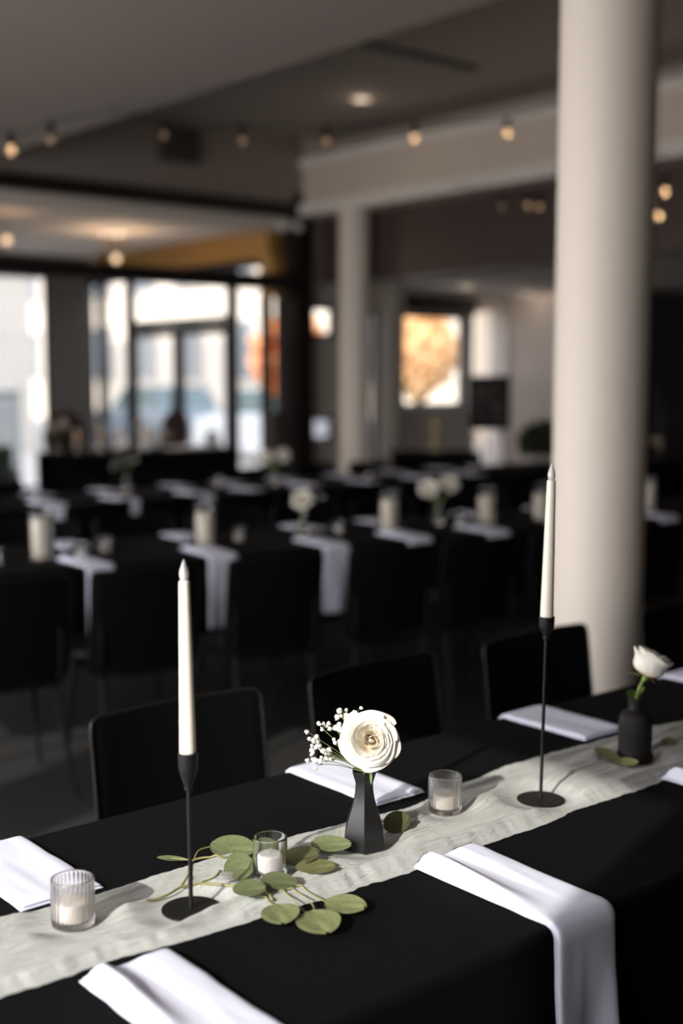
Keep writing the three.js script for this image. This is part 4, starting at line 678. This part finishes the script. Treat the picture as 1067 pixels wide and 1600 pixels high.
{ // shrub in a black planter
  const t = thing('potted_shrub', 'bushy green shrub in a tall black planter left of the thick column', 'potted plant', [10.72, 0, 9.3]);
  mesh('planter', lathe([[0.001, 0], [0.17, 0], [0.2, 0.02], [0.24, 0.5], [0.245, 0.53], [0.22, 0.53], [0.2, 0.46], [0.001, 0.46]], 32), M.blackMetal, t);
  const lg = leafGeo(0.07, 0.03, 0.2, 0.2, 0.5), dummy = new THREE.Object3D(), N = 1500, im = new THREE.InstancedMesh(lg, std([0.035, 0.045, 0.018], 0.7, { side: THREE.DoubleSide }), N);
  for (let i = 0; i < N; i++) { const a = rr(0, 6.283), e = Math.acos(rr(-0.5, 1)), r = 0.27 * Math.cbrt(rr(0.15, 1)); dummy.position.set(r * Math.sin(e) * Math.cos(a), 0.78 + r * 0.9 * Math.cos(e), r * Math.sin(e) * Math.sin(a)); dummy.rotation.set(rr(0, 6), rr(0, 6), rr(0, 6)); dummy.scale.setScalar(rr(0.7, 1.4)); dummy.updateMatrix(); im.setMatrixAt(i, dummy.matrix); }
  im.name = 'foliage'; im.userData.kind = 'stuff'; im.castShadow = im.receiveShadow = true; t.add(im);
  const st = []; for (let i = 0; i < 9; i++) st.push(rod(new THREE.Vector3(rr(-0.05, 0.05), 0.44, rr(-0.05, 0.05)), new THREE.Vector3(rr(-0.18, 0.18), rr(0.7, 0.95), rr(-0.18, 0.18)), 0.006, 0.003, 6)); mesh('stem', merge(st), M.leafStem, t);
}
sideTable(9.06, 9.32, -0.65, 0.9, 0.5, 'small draped stand under the bright far window', 'black cloth to the floor over the small stand under the bright far window', 8);
{
  const t = thing('candle_stand', 'gold cross armed candle stand on the draped stand under the bright window', 'candle holder', [9.06, T + 0.002, 9.32], -0.65), m = std([0.5, 0.38, 0.18], 0.35, { metalness: 0.8 });
  mesh('base', lathe([[0.001, 0], [0.07, 0], [0.07, 0.012], [0.02, 0.03], [0.001, 0.03]], 28), m, t); mesh('post', rod(new THREE.Vector3(0, 0.02, 0), new THREE.Vector3(0, 0.36, 0), 0.016), m, t); mesh('crossbar', rod(new THREE.Vector3(-0.11, 0.27, 0), new THREE.Vector3(0.11, 0.27, 0), 0.012), m, t);
  for (const x of [-0.11, 0.11]) mesh('cup', lathe([[0.001, 0.27], [0.018, 0.275], [0.022, 0.3], [0.016, 0.3], [0.001, 0.28]], 18).translate(x, 0, 0), m, t);
}
{ // arching floor lamp at the right
  const t = thing('arched_floor_lamp', 'tall black arched floor lamp right of the thick column', 'floor lamp', [10.9, 0, 7.85], 0.3);
  const dx = new THREE.Vector3(Math.sin(YAW), 0, Math.cos(YAW)).applyAxisAngle(new THREE.Vector3(0, 1, 0), -0.3), q = (a, y) => dx.clone().multiplyScalar(a).setY(y);
  mesh('base', lathe([[0.001, 0], [0.18, 0], [0.18, 0.025], [0.04, 0.04], [0.001, 0.04]], 32), M.blackMetal, t);
  mesh('pole', tube([q(0, 0.02), q(0.01, 0.6), q(0.01, 1.1), q(-0.02, 1.35), q(-0.1, 1.48), q(-0.2, 1.52), q(-0.28, 1.5)], 0.035, 40, 12), M.blackMetal, t);
  mesh('shade', lathe([[0.03, 0.03], [0.045, 0.02], [0.09, -0.06], [0.085, -0.06], [0.04, 0.015], [0.001, 0.025]], 24).translate(...q(-0.29, 1.47).toArray()), M.blackMetal, t);
}
{
  let g0; const lab = 'stemmed wine glass in the cluster right of the thick column on the far table', gr = 'wine glasses at the right end of the far table';
  [[9.25, 7.1], [9.35, 7.25], [9.45, 7.05], [9.5, 7.3], [9.6, 7.15], [9.7, 7.3], [9.72, 7.02], [9.85, 7.2]].forEach(([u, v]) => { const y = T + 0.002; if (!g0) g0 = single('wine_glass', wineGeo, M.glass2, lab, 'wine glass', [u, y, v], 0, gr); else copyOf(g0, lab, [u, y, v], 0, gr); });
  clearVase(9.15, 7.3, 'at the right end of the far table', [[0, 0.17, [-0.5, 0.5, 0.5], 'pale rose at the right end of the far table']], T + 0.002, 4);
}

// ---------- outside: street, buildings, trees, cars ----------
{
  const g = struct('ground', box(-60, 90, -0.5, -0.21, -60, 110), std([0.34, 0.32, 0.3], 0.9)); g.userData.label = 'sunlit pavement and street outside';
  function building(label, u0, u1, h, v0, v1, face, color, cols, rows, y0 = 1.2) { // face 'u': windows on the side at u0; 'v': on the side at v0
    const t = thing('building', label, 'building', [(u0 + u1) / 2, -0.2, (v0 + v1) / 2]); const cu = (u0 + u1) / 2, cv = (v0 + v1) / 2;
    mesh('wall', new THREE.BoxGeometry(u1 - u0, h, v1 - v0).translate(0, h / 2, 0), std(color, 0.9), t);
    mesh('cornice', new THREE.BoxGeometry(u1 - u0 + 0.5, 0.35, v1 - v0 + 0.5).translate(0, h + 0.17, 0), M.white, t);
    const L = face === 'u' ? v1 - v0 : u1 - u0, cw = L / cols, rh = (h - y0) / rows, gm = std([0.1, 0.12, 0.14], 0.15), fm = std([0.6, 0.55, 0.5], 0.7);
    for (let i = 0; i < cols; i++) for (let j = 0; j < rows; j++) {
      const c = -L / 2 + (i + 0.5) * cw, y = y0 + (j + 0.45) * rh, W = cw * 0.5, Hh = rh * 0.6;
      const fr = face === 'u' ? new THREE.BoxGeometry(0.16, Hh + 0.2, W + 0.2).translate(u0 - cu - 0.03, y, -c) : new THREE.BoxGeometry(W + 0.2, Hh + 0.2, 0.16).translate(c, y, -(v0 - cv) + 0.03);
      const gl = face === 'u' ? new THREE.BoxGeometry(0.06, Hh, W).translate(u0 - cu - 0.1, y, -c) : new THREE.BoxGeometry(W, Hh, 0.06).translate(c, y, -(v0 - cv) + 0.1);
      const f = mesh('window', fr, fm, t); mesh('pane', gl, gm, f);
    }
  }
  building('cream building across the street seen through the glass doors', 25, 34, 11, 18, 62, 'u', [0.78, 0.68, 0.56], 14, 3);
  building('pale stucco building behind the far left window', -6, 13.2, 9, 27, 40, 'v', [0.42, 0.39, 0.35], 5, 2, 4.4);
  building('white building seen through the bright far window', 29, 44, 10, 4, 16.5, 'u', [0.7, 0.7, 0.72], 5, 3, 2.2);
  function tree(label, u, v, h, r, color, n) {
    const t = thing('street_tree', label, 'tree', [u, -0.2, v]);
    mesh('trunk', tube([[0, 0, 0], [0.03, h * 0.25, 0.02], [-0.02, h * 0.5, 0], [0, h * 0.75, 0]], 0.11, 14, 9), std([0.08, 0.06, 0.05], 0.9), t);
    const lg = leafGeo(0.16, 0.12, 0.2, 0.2, 0.8), d = new THREE.Object3D(), im = new THREE.InstancedMesh(lg, phys([1, 1, 1], 0.9, { side: THREE.DoubleSide, transmission: 0.35, thickness: 0 }), n);
    for (let i = 0; i < n; i++) { const a = rr(0, 6.283), e = Math.acos(rr(-1, 1)), q = r * Math.cbrt(rr(0.2, 1)) * (0.85 + 0.3 * noise(a * 2, e * 2)); d.position.set(q * Math.sin(e) * Math.cos(a), h * 0.66 + q * 1.15 * Math.cos(e), q * Math.sin(e) * Math.sin(a)); d.rotation.set(rr(0, 6), rr(0, 6), rr(0, 6)); d.scale.setScalar(rr(0.7, 1.4)); d.updateMatrix(); im.setMatrixAt(i, d.matrix); im.setColorAt(i, new THREE.Color(...color).multiplyScalar(rr(0.75, 1.2))); }
    im.name = 'foliage'; im.userData.kind = 'stuff'; t.add(im); im.castShadow = im.receiveShadow = true;
  }
  tree('orange autumn tree behind the bright far window', 15.8, 16.7, 3.2, 0.62, [1, 0.74, 0.42], 4200);
  tree('small yellow orange tree outside the street glazing', 13.3, 17.3, 3.1, 0.6, [1, 0.5, 0.2], 2400);
  function car(label, u, v, turn, color) {
    const t = thing('car', label, 'car', [u, -0.2, v], turn);
    const s = new THREE.Shape(); s.moveTo(-2.1, 0.3); s.lineTo(2.1, 0.3); s.quadraticCurveTo(2.2, 0.6, 2.05, 0.8); s.lineTo(1.2, 0.92); s.lineTo(-1.5, 0.95); s.lineTo(-2.1, 0.85); s.quadraticCurveTo(-2.2, 0.5, -2.1, 0.3);
    mesh('body', new THREE.ExtrudeGeometry(s, { depth: 1.6, bevelEnabled: true, bevelSize: 0.06, bevelThickness: 0.06, bevelSegments: 3 }).translate(0, 0, -0.8), phys(color, 0.3, { clearcoat: 0.8 }), t);
    const k = new THREE.Shape(); k.moveTo(-1.6, 0.93); k.lineTo(-1.15, 1.42); k.lineTo(0.35, 1.45); k.lineTo(1.15, 0.92); k.lineTo(-1.6, 0.93);
    mesh('cabin_glass', new THREE.ExtrudeGeometry(k, { depth: 1.38, bevelEnabled: true, bevelSize: 0.04, bevelThickness: 0.06, bevelSegments: 2 }).translate(0, 0, -0.69), phys([0.05, 0.09, 0.1], 0.1), t);
    mesh('roof', new RoundedBoxGeometry(1.55, 0.05, 1.35, 2, 0.02).translate(-0.4, 1.5, 0), phys(color, 0.3, { clearcoat: 0.8 }), t);
    for (const a of [-1.3, 1.3]) for (const b of [-0.82, 0.82]) mesh('wheel', new THREE.CylinderGeometry(0.32, 0.32, 0.2, 24).rotateX(Math.PI / 2).translate(a, 0.32, b), M.blackMetal, t);
  }
  {
    const t = thing('utility_cabinet', 'plain grey cabinet standing outside the far left window', 'cabinet', [7.75, -0.21, 17.8]), m = std([0.32, 0.34, 0.34], 0.6);
    mesh('body', rbox(1.2, 1.5, 0.6, 0.02).translate(0, 0.75, 0), m, t); mesh('door', rbox(0.54, 1.3, 0.03, 0.006).translate(-0.28, 0.75, 0.31), m, t); mesh('door', rbox(0.54, 1.3, 0.03, 0.006).translate(0.28, 0.75, 0.31), m, t); mesh('lid', rbox(1.28, 0.05, 0.68, 0.015).translate(0, 1.525, 0), m, t);
  }
  car('white car parked on the street seen through the right glass panel', 15.6, 20.6, 1.5, [0.4, 0.42, 0.45]);
  car('blue grey car parked on the street behind the glass doors', 16.0, 26.0, 1.5, [0.09, 0.12, 0.16]);
  car('pale car parked on the street below the orange tree', 19.5, 15.0, 1.5, [0.6, 0.62, 0.68]);
}
renderer.render(scene, camera);
